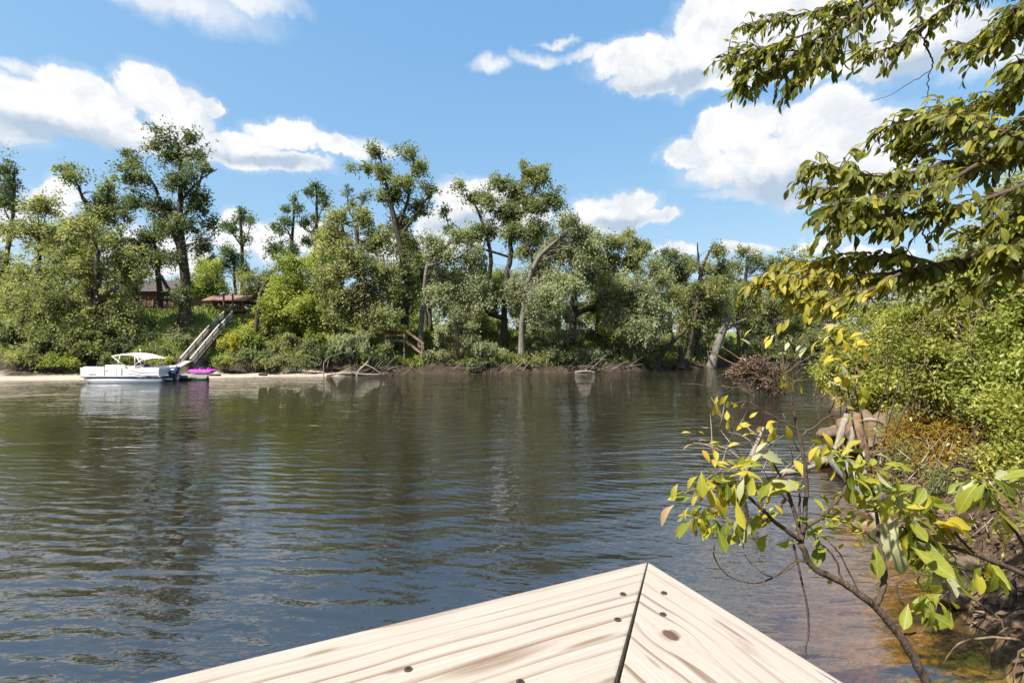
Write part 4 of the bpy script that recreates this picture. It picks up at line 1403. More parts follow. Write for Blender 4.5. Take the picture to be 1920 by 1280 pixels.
# ================================================================== driftwood and dead trees
def stick_thing(name, label, cat, branches, mat, sides=7, sink=None, group=None, jit=0.0):
    """branches: lists of (px,py,Y,radius m); first point of the first branch is the base; one part per branch"""
    b0 = at(*branches[0][0][:3])
    t = thing(name, label, cat, tuple(b0), 0, group)
    for i, br in enumerate(branches):
        P, r = smooth_path([at(*q[:3]) for q in br], 5, jit, [q[3] for q in br])
        V, F = tubes([(P, r)], sides)
        obj('trunk' if i == 0 else 'branch', fast_mesh('wood', V - b0, F), mat, t)
    return t


stick_thing('dead_tree', 'bare dark trunk leaning right out of the far bank, before the snag', 'dead tree',
            [[(1226, 690, 57.2, .34), (1236, 670, 57.4, .30), (1262, 640, 57.6, .24), (1288, 616, 57.8, .14)], [(1262, 640, 57.6, .1), (1262, 624, 57.4, .05)]], B_DARK)
stick_thing('broken_snag', 'broken grey snag with splintered top beside the river bend', 'dead tree',
            [[(1333, 692, 60.2, .62), (1341, 662, 60.2, .48), (1352, 628, 60.2, .46), (1362, 604, 60.2, .42), (1369, 587, 60.2, .10)],
             [(1358, 618, 60.2, .28), (1376, 608, 60, .20), (1400, 597, 59.8, .08)], [(1352, 625, 60, .26), (1357, 606, 60, .22), (1362, 592, 60, .04)],
             [(1340, 690, 59.8, .2), (1330, 672, 59.4, .1), (1327, 658, 59.2, .04)]], B_GREY)
stick_thing('flared_stump', 'dark flared stump in the water at the river bend', 'stump',
            [[(1276, 694, 57.0, .75), (1277, 684, 57.2, .42), (1278, 668, 57.4, .34), (1276, 650, 57.6, .22)], [(1268, 694, 56.6, .2), (1274, 682, 57, .15)], [(1286, 694, 56.6, .2), (1279, 682, 57, .15)]], B_DARK)
stick_thing('flared_stump', 'dark leaning stump behind the debris raft', 'stump',
            [[(1392, 692, 61.5, .7), (1394, 676, 61.5, .4), (1397, 650, 61.6, .3), (1404, 628, 61.6, .2)], [(1398, 690, 61, .25), (1412, 684, 61, .3), (1425, 690, 61, .2)]], B_DARK)
stick_thing('forked_stick', 'pale thin stick standing in the water at the sand spit end', 'stick',
            [[(607, 712, 45.6, .045), (607, 690, 45.7, .04), (608, 678, 45.8, .035), (620, 668, 46, .025), (645, 660, 46.3, .015)], [(608, 682, 45.8, .025), (612, 674, 46.0, .015)], [(613, 690, 45.8, .03), (616, 676, 45.9, .02)]], B_PALE)
stick_thing('curved_root', 'pale curved root reaching down to the water below the broad oak', 'root',
            [[(668, 706, 46.6, .10), (674, 694, 46.8, .10), (690, 678, 47.2, .11), (698, 660, 47.6, .09)], [(672, 697, 46.8, .06), (655, 698, 46.6, .04)], [(686, 684, 47, .05), (700, 690, 46.9, .05), (716, 702, 46.8, .03)]], B_PALE)
stick_thing('drift_log', 'long thin pale log lying along the waterline below the oak roots', 'log',
            [[(612, 703, 46.2, .07), (650, 700, 46.5, .09), (690, 702, 46.8, .09), (722, 702, 47.0, .05)], [(662, 700, 46.5, .05), (655, 694, 46.4, .03)]], B_PALE)
stick_thing('drift_log', 'short dark log lying on the sand spit', 'log', [[(486, 701.5, 44.6, .12), (493, 701.5, 44.6, .13), (501, 702, 44.6, .11)]], B_DARK)
stick_thing('drift_log', 'bleached log lying half sunk by the tangled driftwood', 'log',
            [[(1078, 698, 51.0, .08), (1088, 696.5, 51, .12), (1102, 696, 51.1, .12), (1116, 698, 51.2, .07)], [(1096, 696, 51.1, .05), (1104, 688, 51.2, .035), (1118, 684, 51.3, .02)]], B_PALE)
for i, (lab, px0, px1, pyb, Yt, n) in enumerate([
        ('tangle of bare driftwood branches against the mudbank right of centre', 1045, 1185, 690, 51.6, 26),
        ('tangle of dark roots and sticks below the broad grey-green oak', 625, 735, 692, 47.4, 20),
        ('few bare dead branches sticking out beside the long stairway foot', 402, 436, 682, 45.4, 7),
        ('row of thin roots hanging at the mudbank under the silvery shrubs', 780, 985, 694, 49.3, 24)]):
    br = []
    for k in range(n):
        a = rng.uniform(px0, px1)
        l = rng.uniform(10, 40)
        an = rng.uniform(.05, .9) * (1 if rng.random() < .5 else -1)
        w = rng.uniform(.012, .045)
        y0 = pyb + rng.uniform(-4, 6)
        br.append([(a, y0, Yt + rng.normal(0, .4), w), (a + math.cos(an) * l * .5, y0 - abs(math.sin(an)) * l * .5 - rng.uniform(0, 4), Yt + rng.normal(0, .3), w * .8),
                   (a + math.cos(an) * l, y0 - abs(math.sin(an)) * l, Yt + rng.normal(0, .3), w * .4)])
    stick_thing('driftwood', lab, 'driftwood', br, B_PALE if i in (0, 2) else B_GREY, 5)
stick_thing('bent_stems', 'two dark bent stems rising left-to-right from the waterline under silvery leaves', 'shrub stems',
            [[(800, 700, 48.9, .12), (815, 686, 49, .10), (832, 668, 49.2, .07)], [(803, 699, 48.9, .09), (825, 690, 49, .08), (850, 672, 49.2, .05)]], B_DARK)


def build_debris():
    b = at(1428, 742, 29.5)
    t = thing('debris_raft', 'brown tangle of dead branches and leaves snagged in the river', 'debris', tuple(b))
    paths = []
    for k in range(90):
        c = at(rng.normal(1418, 36), rng.normal(706, 17), 29.5 + rng.normal(0, .6))
        d = unit(rng.normal(0, 1, 3) * np.array([1.2, .8, .7])) * rng.uniform(.25, .8)
        P, r = smooth_path([c - d, c + rng.normal(0, .08, 3), c + d], 3, 0, [.008, .016, .006])
        paths.append((P, r))
    for q in ([(1413, 745, .05), (1416, 725, .05), (1425, 705, .05)], [(1447, 745, .06), (1448, 728, .06), (1440, 712, .05)],
              [(1330, 658, .03), (1362, 676, .05), (1400, 695, .07), (1430, 715, .07)], [(1352, 650, .02), (1380, 668, .04), (1420, 700, .06)], [(1405, 668, .03), (1425, 690, .05), (1440, 715, .06)]):
        P, r = smooth_path([at(a, c, 29.5) for a, c, _ in q], 4, 0.01, [w for _, _, w in q])
        paths.append((P, r))
    V, F = tubes(paths, 5)
    o = obj('branches', fast_mesh('branches', V - b, F), B_ROOT, t)
    s = 29.5 / FPX
    bl = [(at(px, py, 29.5), np.array([rx * s, rx * s * .8, ry * s])) for px, py, rx, ry in ((1405, 702, 20, 9), (1428, 716, 13, 18), (1455, 724, 10, 12), (1446, 696, 22, 8), (1400, 684, 26, 7), (1380, 694, 14, 6), (1425, 676, 16, 6))]
    V, F, tint, _ = crown_mesh(bl, 4200, .17, .5, .3, 30)
    tag(obj('dead_leaves', fast_mesh('dead_leaves', V - b, F, False, tint), L_BROWN, t), kind='stuff')


build_debris()


def build_undergrowth():
    """ferns and weeds that hide the soil of the far slope"""
    n = 36000
    x0 = rng.uniform(-70, 55, n)
    d = rng.uniform(1.2, 13, n)
    P = np.column_stack([x0, np.interp(x0, FX, FY) + d * 1.05])
    keep = (vnoise(P, 0.5, 41) > 0.40) & ~((sandy(x0) > .5) & (d < 4.5)) & ~((np.abs(x0 + 29.0) < 1.3) & (d < 11.5))
    P = P[keep]
    hgt = 0.9 * ss(vnoise(P, 0.8, 42), .3, .8)
    z = ground_h(P)
    ok = z > 0.6
    P, z, hgt = P[ok], z[ok], hgt[ok]
    pos = np.column_stack([P, z + hgt * rng.random(len(P))])
    V, F = leaves_at(pos, np.tile([0, -.3, .4], (len(pos), 1)), 0.26, 0.3, 0.6)
    o = obj('bank_undergrowth', fast_mesh('bank_undergrowth', V, F, False, np.repeat(rng.random(len(pos)), 4)), L_OLIVE)
    tag(o, 'ferns and weedy ground cover over the slope of the far bank', 'undergrowth', kind='stuff')


build_undergrowth()


# ================================================================== right bank
def blob_mesh(name, r, seed, amp=0.25, sub=3, stretch=(1, 1, 1), freq=1.6):
    bm = bmesh.new()
    bmesh.ops.create_icosphere(bm, subdivisions=sub, radius=1.0)
    rr = np.random.default_rng(seed)
    K = rr.normal(0, freq, (7, 3))
    ph = rr.uniform(0, 6.28, 7)
    for v in bm.verts:
        p = np.array(v.co)
        f = 1 + amp * float(np.mean(np.sin(K @ p * 1.7 + ph))) * 1.6 + amp * .35 * float(np.mean(np.sin(K @ p * 5.1 + ph * 2)))
        v.co = Vector(p * f * np.array(stretch) * r)
    me = bpy.data.meshes.new(name)
    bm.to_mesh(me)
    bm.free()
    for p in me.polygons:
        p.use_smooth = True
    return me


def rock_mat(name, a, b, scale=5):
    m, g, out = new_mat(name)
    tc = g.n('ShaderNodeTexCoord')
    n1, _ = g.noise(tc.outputs['Object'], scale, 7.0, 0.68)
    n2, _ = g.noise(tc.outputs['Object'], scale * 6, 4.0, 0.6)
    c = g.ramp(g.math('ADD', g.math('MULTIPLY', n1, .65), g.math('MULTIPLY', n2, .35)), [(0.3, a), (0.7, b)])
    principled(g, out, c, 0.88, spec=0.2, normal=bump(g, g.math('ADD', n1, g.math('MULTIPLY', n2, .6)), 0.9, 0.06))
    return m


M_CLAY = rock_mat('clay_root_mass', (0.06, 0.036, 0.021), (0.26, 0.175, 0.105))
M_ROCK = rock_mat('tan_rock', (0.045, 0.032, 0.021), (0.20, 0.148, 0.095))
M_GREYROCK = rock_mat('grey_rock', (0.20, 0.19, 0.19), (0.40, 0.38, 0.385), 3)


def rock(name, label, cat, px, py, Y, r, stretch, mat, seed, amp=.25, rot=(0, 0, 0), freq=1.6):
    o = obj(name, blob_mesh(name, r, seed, amp, 3, stretch, freq), mat, None, tuple(at(px, py, Y)))
    o.rotation_euler = rot
    return tag(o, label, cat)


def build_right_bank():
    # uprooted clay mass with its roots
    c = at(1630, 828, 13.9)
    t = thing('root_mass', 'upturned mass of tan clay and roots on the right bank edge', 'stump', tuple(c))
    obj('clay', blob_mesh('clay', .80, 3, .5, 4, (1.0, .75, .85), 2.2), M_CLAY, t)
    o = obj('clay', blob_mesh('clay', .55, 8, .45, 4, (1.1, .8, .8), 2.2), M_CLAY, t)
    o.location = (.55, .1, -.1)
    roots = [[(1588, 776, 13.3, .07), (1580, 800, 13.2, .09), (1574, 832, 13.1, .10), (1560, 862, 12.9, .07)], [(1600, 800, 13.1, .06), (1596, 830, 13.0, .07), (1584, 856, 12.9, .06)],
             [(1574, 832, 13.0, .06), (1556, 850, 12.8, .06), (1536, 868, 12.6, .04)], [(1640, 800, 13.0, .05), (1655, 840, 12.9, .06), (1650, 872, 12.8, .04)],
             [(1612, 790, 13.1, .05), (1640, 786, 12.9, .05), (1672, 806, 12.9, .03)], [(1620, 850, 12.9, .05), (1610, 870, 12.7, .05), (1590, 886, 12.5, .03)]]
    for br in roots:
        P, r = smooth_path([at(*q[:3]) for q in br], 5, .012, [q[3] for q in br])
        V, F = tubes([(P, r)], 7)
        obj('root', fast_mesh('root', V - c, F), B_PALE, t)
    rock('rock', 'small mossy tan rock left of the clay root mass', 'rock', 1556, 812, 14.2, .30, (1.1, .8, .5), M_ROCK, 5)
    rock('rock', 'pale tan rock at the waterline below the mossy one', 'rock', 1556, 845, 13.3, .30, (1.2, .9, .55), M_ROCK, 15)
    rock('rock', 'low tan rock leaning against the clay root mass at the water', 'rock', 1545, 868, 12.8, .24, (1.3, .8, .5), M_ROCK, 19)
    stick_thing('fallen_log', 'thick smooth grey log sloping into the water below the root mass', 'log', [[(1566, 862, 12.4, .17), (1585, 876, 11.8, .24), (1612, 900, 10.9, .25), (1640, 930, 10.0, .22)]], bark_mat('grey_log', (.10, .095, .092), (.25, .235, .23), 9), 12)
    stick_thing('fallen_branch', 'long pale bare branch reaching left over the water from the root mass', 'branch',
                [[(1572, 852, 12.8, .06), (1530, 872, 12.4, .055), (1480, 886, 12.0, .045), (1430, 885, 11.8, .025)], [(1500, 880, 12.1, .03), (1476, 868, 11.9, .02), (1455, 850, 11.8, .01)]], B_PALE)
    stick_thing('fallen_log', 'brown log lying level at the shallow edge behind the sapling', 'log', [[(1600, 985, 8.6, .10), (1650, 992, 8.3, .14), (1705, 1006, 7.9, .15), (1765, 1024, 7.4, .15)]], B_ROOT, 10)
    stick_thing('fallen_log', 'short pale log standing slanted against the dark bank', 'log', [[(1628, 945, 9.3, .11), (1650, 968, 8.9, .12), (1668, 990, 8.6, .12)]], B_PALE, 9)
    # broken block of wood
    p = at(1800, 1082, 6.0)
    o = obj('split_log', blob_mesh('split_log', .26, 23, .22, 3, (1.25, .8, .62), 1.6), M_ROCK, None, tuple(p))
    o.rotation_euler = (.2, -.5, .3)
    tag(o, 'light brown broken block lying at the water edge on the right', 'log')
    rock('rock', 'dark crumbling clod under the light brown broken block', 'rock', 1835, 1120, 5.9, .26, (1.3, .9, .6), M_CLAY, 31, .4)
    rock('rock', 'pebbly pale stone in the shallows at the bottom right corner', 'rock', 1890, 1262, 4.95, .17, (1.3, .9, .4), M_ROCK, 37, .35)
    rock('rock', 'second pale stone in the bottom right corner, nearer the edge', 'rock', 1912, 1236, 5.1, .14, (1.2, 1, .45), M_ROCK, 41, .35)
    # cypress knees
    for lab, px, py0, py1, Y, r in (('tall dark cypress knee by the right edge of the shallows', 1897, 1228, 1095, 5.3, .13), ('thin dark cypress knee at the right edge, behind the tall one', 1914, 1190, 1130, 5.6, .06)):
        stick_thing('cypress_knee', lab, 'cypress knee', [[(px, py0 + 14, Y, r), (px, py0 - 12, Y, r * .62), (px + 1, py0 - 40, Y, r * .36), (px + 3, py1, Y, r * .2), (px + 3, py1 - 2, Y, .004)]], B_DARK, 10)
    # bare sticks poking out of the bank
    for lab, px, py, Y, n in (('bare brown sticks leaning over the soil bank by the orange brush', 1750, 900, 9.0, 14), ('thin dead twigs on the dark soil near the right edge', 1860, 1020, 6.8, 16)):
        br = []
        for k in range(n):
            a, b = px + rng.normal(0, 45), py + rng.normal(0, 28)
            l = rng.uniform(25, 80)
            an = rng.uniform(.1, 2.9)
            br.append([(a, b, Y, .012), (a + math.cos(an) * l * .5 + rng.normal(0, 4), b - math.sin(an) * l * .5, Y + rng.normal(0, .2), .009), (a + math.cos(an) * l, b - math.sin(an) * l, Y + rng.normal(0, .3), .004)])
        stick_thing('dead_twigs', lab, 'twigs', br, B_PALE, 5)


build_right_bank()


# ------------------------------------------------------------------ vine thicket and brush on the right bank
def thicket(name, label, blobs, pal, n, leaf, cat='shrub', per=34, clump=.34, droop=.25, tv=KITE_V, stems=0.5, base_px=None, group='thicket on the right bank', shell=.72):
    bl = []
    for (px, py, Y, rx, ry) in blobs:
        s = Y / FPX
        c0, r0 = at(px, py, Y), np.array([rx * s, .5 * (rx + ry) * s * 1.1, ry * s])
        bl.append((c0, r0 * .5))
        for _ in range(11):
            dd = unit(rng.normal(0, 1, 3) + np.array([-.3, -.6, .35]))
            bl.append((c0 + dd * r0 * rng.uniform(.7, .95), r0 * np.array([1.25, 1.0, .7]) * rng.uniform(.16, .34)))
    b = bl[0][0].copy()
    b[2] = gz(b[0], b[1]) - .1
    root = thing(name, label, cat, tuple(b), 0, group)
    V, F, tint, cents = crown_mesh(bl, n, leaf, droop, clump, per, tv, up=1.0)
    paths = []
    for c in cents[rng.random(len(cents)) < stems * 60 / max(60, len(cents))]:
        g0 = np.array([c[0] * .6 + b[0] * .4 + rng.normal(0, .3), c[1] + rng.normal(0, .4), 0])
        g0[2] = gz(g0[0], g0[1]) - .05
        m = (g0 + c) / 2 + rng.normal(0, .15, 3)
        P, r = smooth_path([g0, m, c], 4, 0, np.array([.03, .02, .006]) * min(1, leaf / .13))
        paths.append((P, r))
    TV, TF = tubes(paths or [smooth_path([b, b + np.array([0, 0, 1.])], 2, 0, [.03, .01])], 5)
    tag(obj('stems', fast_mesh('stems', TV - b, TF), B_DARK, root), kind='stuff')
    obj('foliage', fast_mesh('foliage', V - b, F, False, tint), PAL[pal], root)
    return root


thicket('vine_thicket', 'vine-smothered mound nearest the river bend on the right bank', [(1640, 650, 18, 70, 70), (1615, 715, 17.5, 55, 65), (1590, 680, 20, 40, 60), (1665, 740, 16, 60, 50), (1560, 700, 22, 26, 40)], 'vine', 26000, .13)
thicket('vine_thicket', 'large sunlit mound of vines below the thick dark branch on the right', [(1755, 620, 11.2, 80, 70), (1750, 700, 10.8, 84, 70), (1840, 590, 10.8, 80, 85), (1715, 640, 12.5, 46, 50), (1820, 690, 10.2, 90, 80)], 'vine', 42000, .088)
thicket('vine_thicket', 'yellowish vine mound filling the right edge of the photo', [(1900, 545, 9.6, 70, 85), (1910, 660, 9.2, 70, 90), (1890, 740, 9.2, 60, 60), (1960, 600, 9.2, 60, 130)], 'lime', 27000, .085)
def dead_vines(label, blobs, n):
    c = at(*blobs[0][:3])
    c[2] = gz(c[0], c[1])
    t = thing('dead_vines', label, 'vines', tuple(c), 0, 'thicket on the right bank')
    paths = []
    for k in range(n):
        px, py, Y, rx, ry = blobs[rng.integers(len(blobs))]
        s_ = Y / FPX
        o = at(px, py, Y)
        a0 = rng.uniform(0, 6.28)
        pts = []
        for i in range(4):
            a = a0 + i * rng.uniform(.15, .45)
            d = np.array([math.cos(a) * .9, -abs(rng.normal(.6, .25)), math.sin(a) * .9])
            pts.append(o + d * np.array([rx * s_, .55 * (rx + ry) * s_, ry * s_]) * rng.uniform(.85, 1.12))
        P, r = smooth_path(pts, 4, .01, [.010, .009, .008, .004])
        paths.append((P, r))
    V, F = tubes(paths, 4)
    tag(obj('stems', fast_mesh('stems', V - c, F), B_ROOT, t), kind='stuff')


dead_vines('bare brown vine stems strung over the large sunlit vine mound', [(1755, 640, 11.2, 90, 80), (1830, 640, 10.4, 100, 110), (1750, 710, 10.8, 90, 70)], 70)
dead_vines('bare brown vine stems hanging over the mound nearest the river bend', [(1640, 660, 18, 75, 75), (1620, 725, 17, 60, 60)], 36)
thicket('leafy_tree', 'pale feathery tree rising behind the vine mounds at the right edge', [(1850, 455, 22, 60, 45), (1910, 400, 22, 55, 60), (1900, 490, 21, 70, 55), (1790, 505, 22, 44, 40), (1960, 450, 21, 60, 70), (1730, 540, 22, 40, 34)], 'olive', 15000, .2, 'tree', clump=.5)
thicket('dry_brush', 'orange and yellow dry brush on the right bank slope', [(1735, 800, 10.8, 40, 22), (1790, 812, 10.2, 44, 30), (1840, 850, 9.3, 50, 30), (1700, 825, 10.9, 34, 20), (1880, 815, 9.4, 36, 34), (1780, 860, 9.6, 44, 22), (1870, 900, 8.6, 40, 22)], 'dry', 13000, .12, droop=.3, tv=NEEDLE_V, clump=.42, per=22)
thicket('green_shrub', 'dense green shrub at the right edge above the soil bank', [(1905, 800, 8.3, 45, 70), (1920, 880, 7.8, 40, 60), (1890, 900, 8.0, 40, 40)], 'vine', 11000, .085)
thicket('low_brush', 'low tangled olive brush between root mass and orange brush', [(1690, 800, 12.5, 40, 30), (1720, 860, 10.5, 50, 28), (1790, 910, 8.8, 60, 26), (1870, 945, 7.8, 50, 26)], 'olive', 7500, .09, tv=NEEDLE_V, clump=.25)
thicket('moss_fringe', 'bright green feathery fringe hanging at the shallow water edge on the right', [(1760, 1085, 6.4, 30, 18), (1850, 1138, 5.9, 40, 14), (1790, 1120, 6.1, 24, 12)], 'lime', 2200, .07, 'plant', tv=NEEDLE_V, clump=.14, per=30)


def build_litter():
    """fallen leaves and bits of bark over the right bank"""
    n = 26000
    x = rng.uniform(3.2, 16, n)
    y = rng.uniform(1.5, 20, n)
    P = np.column_stack([x, y])
    z = ground_h(P)
    dn = seg_dist(P, NEAR_SHORE)
    ok = (z > 0.05) & (dn < 5)
    P, z = P[ok], z[ok]
    m = len(P)
    pos = np.column_stack([P, z + rng.uniform(0, .05, m)])
    axis = unit(rng.normal(0, 1, (m, 3)) * np.array([1, 1, .35]))
    nor = unit(rng.normal(0, .45, (m, 3)) + np.array([0, 0, 1.]))
    V, F = scatter(KITE_V, KITE_F, pos, frames(axis, nor), rng.uniform(.05, .13, m))
    o = obj('leaf_litter', fast_mesh('leaf_litter', V, F, False, np.repeat(rng.random(m), 4)), L_BROWN)
    tag(o, 'brown fallen leaves littering the soil of the right bank', 'leaf litter', kind='stuff')
    # weeds among it
    k = rng.random(m) < .30
    k &= vnoise(P, 1.2, 61) > .5
    pos = pos[k] + np.array([0, 0, .05])
    V, F = leaves_at(pos + rng.uniform(0, .22, (len(pos), 1)) * np.array([0, 0, 1.]), np.tile([-.2, -.2, .5], (len(pos), 1)), .11, 0, .8)
    o = obj('bank_weeds', fast_mesh('bank_weeds', V, F, False, np.repeat(rng.random(len(pos)), 4)), L_VINE)
    tag(o, 'small green weeds sprouting from the leaf litter on the right bank', 'weeds', kind='stuff')


build_litter()


def build_clods():
    """crumbled soil and small stones along the right bank"""
    n = 1500
    P = np.column_stack([rng.uniform(3.5, 13, n), rng.uniform(2.5, 17, n)])
    z = ground_h(P)
    dn = seg_dist(P, NEAR_SHORE)
    ok = (z > -.12) & (dn < 1.6)
    P, z = P[ok], z[ok]
    bm = bmesh.new()
    bmesh.ops.create_icosphere(bm, subdivisions=1, radius=1.0)
    tv = np.array([v.co[:] for v in bm.verts])
    tf = np.array([[v.index for v in f.verts] for f in bm.faces])
    bm.free()
    tv = tv * (1 + rng.normal(0, .16, (len(tv), 1)))
    m = len(P)
    axis, nor = unit(rng.normal(0, 1, (m, 3))), unit(rng.normal(0, 1, (m, 3)))
    M = frames(axis, nor) * rng.uniform(.6, 1.3, (m, 1, 3))
    V, F = scatter(tv, tf, np.column_stack([P, z]), M, rng.uniform(.015, .075, m) ** 1.0)
    tag(obj('soil_clods', fast_mesh('soil_clods', V, F, True), M_CLAY), 'crumbled clods and small stones along the right bank waterline', 'soil', kind='stuff')
    # thin exposed roots hanging down the bank face
    paths = []
    for k in range(130):
        i = rng.integers(len(P))
        p = np.array([P[i][0], P[i][1], max(z[i], .25) + rng.uniform(.05, .25)])
        d = unit(np.array([-1, -.3, 0]) + rng.normal(0, .6, 3) * np.array([1, 1, 0]))
        q = p + d * rng.uniform(.1, .3) + np.array([0, 0, -.08])
        e = q + d * rng.uniform(.02, .15) + np.array([0, 0, -rng.uniform(.1, .4)])
        a, r = smooth_path([p - d * .2, p, q, e], 3, .01, [.012, .011, .008, .003])
        paths.append((a, r))
    V, F = tubes(paths, 5)
    tag(obj('bank_roots', fast_mesh('bank_roots', V, F), B_ROOT), 'fine exposed roots hanging over the right bank face', 'roots', kind='stuff')


build_clods()


# ================================================================== near leaves
def leaf_template(prof, fold=.18, curl=.25, twist=0.0):
    """prof: list of (t, halfwidth); unit length along +Y, normal +Z"""
    V, F = [], []
    for t, w in prof:
        zc = -curl * t * t
        tw = twist * t
        for sx in (-1, 0, 1):
            x = sx * w
            z = zc + (fold * w if sx else 0) * 1.6
            V.append((x * math.cos(tw), t, z + x * math.sin(tw)))
    for i in range(len(prof) - 1):
        a = i * 3
        F += [(a, a + 1, a + 4, a + 3), (a + 1, a + 2, a + 5, a + 4)]
    return np.array(V), np.array(F)


OBOVATE = [(0, .006), (.10, .03), (.28, .11), (.5, .185), (.68, .205), (.84, .15), (.94, .07), (1, .004)]
ELLIPTIC = [(0, .006), (.09, .03), (.25, .14), (.45, .195), (.65, .185), (.83, .11), (.94, .045), (1, .003)]
T_BROAD = [leaf_template(OBOVATE, .25, c, tw) for c, tw in ((.15, .1), (.4, -.3), (.65, .3), (-.1, -.15))]
T_OVAL = [leaf_template(ELLIPTIC, .3, c, tw) for c, tw in ((.12, .2), (.35, -.3), (.22, .05))]
T_SMALL = leaf_template([(0, .006), (.25, .14), (.5, .20), (.78, .14), (1, .004)], .25, .25, .1)


def near_leaf_mat(name, cols, trans=.45, veins=True, tcol=(1.3, 1.25, .45), rough=.52):
    m, g, out = new_mat(name)
    if veins:
        oi = g.n('ShaderNodeObjectInfo')
        f0 = oi.outputs['Random']
        tc = g.n('ShaderNodeTexCoord')
        pos = tc.outputs['Object']
        sep = g.n('ShaderNodeSeparateXYZ')
        g.link(pos, sep.inputs[0])
        ax = g.math('ABSOLUTE', sep.outputs[0])
        rib = g.sstep(ax, .016, .004)
        side = g.sstep(g.math('SINE', g.math('MULTIPLY', g.math('SUBTRACT', sep.outputs[1], g.math('MULTIPLY', ax, .95)), 62.0)), .8, 1.0, 0, .4)
        nz, _ = g.noise(pos, 9.0, 4.0, .6)
        vein = g.math('MAXIMUM', rib, side)
        spn, _ = g.noise(g.vmath('ADD', pos, oi.outputs['Location']), 7.0, 3.0, .6)
        spot = g.sstep(spn, .66, .72)
    else:
        f0 = g.n('ShaderNodeAttribute', attribute_name='tint').outputs['Fac']
        geo = g.n('ShaderNodeNewGeometry')
        nz, _ = g.noise(geo.outputs['Position'], 22.0, 3.0, .6)
        vein = None
    f = g.math('ADD', f0, g.math('MULTIPLY', g.math('SUBTRACT', nz, .5), .55), clamp=True)
    c = g.ramp(f, [(i / (len(cols) - 1), k) for i, k in enumerate(cols)])
    if vein is not None:
        c = g.mixc(g.math('MULTIPLY', vein, .45), c, (.52, .50, .18))
        c = g.mixc(g.math('MULTIPLY', spot, .8), c, (.13, .075, .03))
    b = g.n('ShaderNodeBsdfPrincipled')
    g.link(c, b.inputs['Base Color'])
    b.inputs['Roughness'].default_value = rough
    b.inputs['Specular IOR Level'].default_value = .3
    t = g.n('ShaderNodeBsdfTranslucent')
    g.link(g.mixc(1.0, c, tcol, 'MULTIPLY'), t.inputs['Color'])
    mx = g.n('ShaderNodeMixShader')
    mx.inputs[0].default_value = trans
    g.link(b.outputs[0], mx.inputs[1])
    g.link(t.outputs[0], mx.inputs[2])
    g.link(mx.outputs[0], out.inputs[0])
    return m


N_GREEN = near_leaf_mat('sapling_leaf', [(.12, .155, .020), (.19, .22, .026), (.28, .285, .032), (.40, .34, .035)], .5, True, (1.5, 1.4, .4))
N_YELLOW = near_leaf_mat('yellow_leaf', [(.34, .30, .03), (.44, .34, .03), (.50, .33, .03)])
N_BROWN = near_leaf_mat('withered_leaf', [(.10, .055, .03), (.20, .12, .06), (.30, .20, .12)], .25)
N_PALE = near_leaf_mat('pale_underside_leaf', [(.30, .31, .17), (.38, .37, .22)], .4)
O_GREEN = near_leaf_mat('canopy_leaf', [(.075, .090, .016), (.14, .158, .024), (.24, .24, .034), (.38, .32, .04)], .55, True)
O_STUFF = near_leaf_mat('canopy_leaf_mass', [(.075, .090, .016), (.14, .158, .024), (.24, .24, .034), (.38, .32, .04)], .55, False)
O_YELL = near_leaf_mat('canopy_leaf_yellow', [(.16, .17, .03), (.28, .25, .035), (.42, .33, .035)], .5, True)


def tmesh(name, tpl, mat):
    V, F = tpl
    me = fast_mesh(name, V, F, True)
    me.materials.append(mat)
    return me


def put_leaf(me, parent, base, pos, axis, normal, size):
    o = bpy.data.objects.new('leaf', me)
    COL.objects.link(o)
    o.parent = parent
    M = frames(np.array([axis]), np.array([normal]))[0] * size
    m4 = Matrix.Identity(4)
    for i in range(3):
        for j in range(3):
            m4[i][j] = M[i, j]
        m4[i][3] = pos[i] - base[i]
    o.matrix_local = m4
    return o


LM = {'g': [tmesh('leaf', t, N_GREEN) for t in T_BROAD], 'y': [tmesh('leaf', t, N_YELLOW) for t in T_BROAD[:3]],
      'b': [tmesh('leaf', t, N_BROWN) for t in T_BROAD[1:3]], 'p': [tmesh('leaf', t, N_PALE) for t in T_BROAD[:3]],
      'o': [tmesh('leaf', t, O_GREEN) for t in T_OVAL], 'u': [tmesh('leaf', t, O_YELL) for t in T_OVAL]}


def stems_and_leaves(root, base, Y, stems, whorls, singles=(), bark=B_TWIG):
    s = Y / FPX
    for i, st in enumerate(stems):
        pts = [at(a, b, Y + (q[0] if q else 0)) for a, b, r, *q in st]
        P, r = smooth_path(pts, 6, 0.0016, [k[2] * s for k in st])
        V, F = tubes([(P, r)], 8)
        obj('trunk' if i == 0 else 'branch', fast_mesh('stem', V - base, F), bark, root)
    for (px, py, n, ln, a0, a1, cols, *q) in whorls:
        dY = q[0] if q else 0
        for k in range(int(n * 2.7 + .5)):
            an = R(rng.uniform(a0 - 12, a1 + 12))
            dep = rng.normal(0, .45)
            axis = np.array([math.cos(an), dep, math.sin(an) - .12])
            nor = np.array([rng.normal(0, .35), -.35 + rng.normal(0, .3), .9])
            p = at(px + rng.normal(0, 19), py + rng.normal(0, 13), Y + dY + rng.normal(0, .05))
            c = cols[rng.integers(len(cols))]
            put_leaf(LM[c][rng.integers(len(LM[c]))], root, base, p, axis, nor, ln * s * rng.uniform(.32, .74))
    for (px, py, ln, an, c) in singles:
        an = R(an)
        axis = np.array([math.cos(an), rng.normal(0, .3), math.sin(an)])
        nor = np.array([rng.normal(0, .3), -.6, .7])
        put_leaf(LM[c][rng.integers(len(LM[c]))], root, base, at(px, py, Y), axis, nor, ln * s)


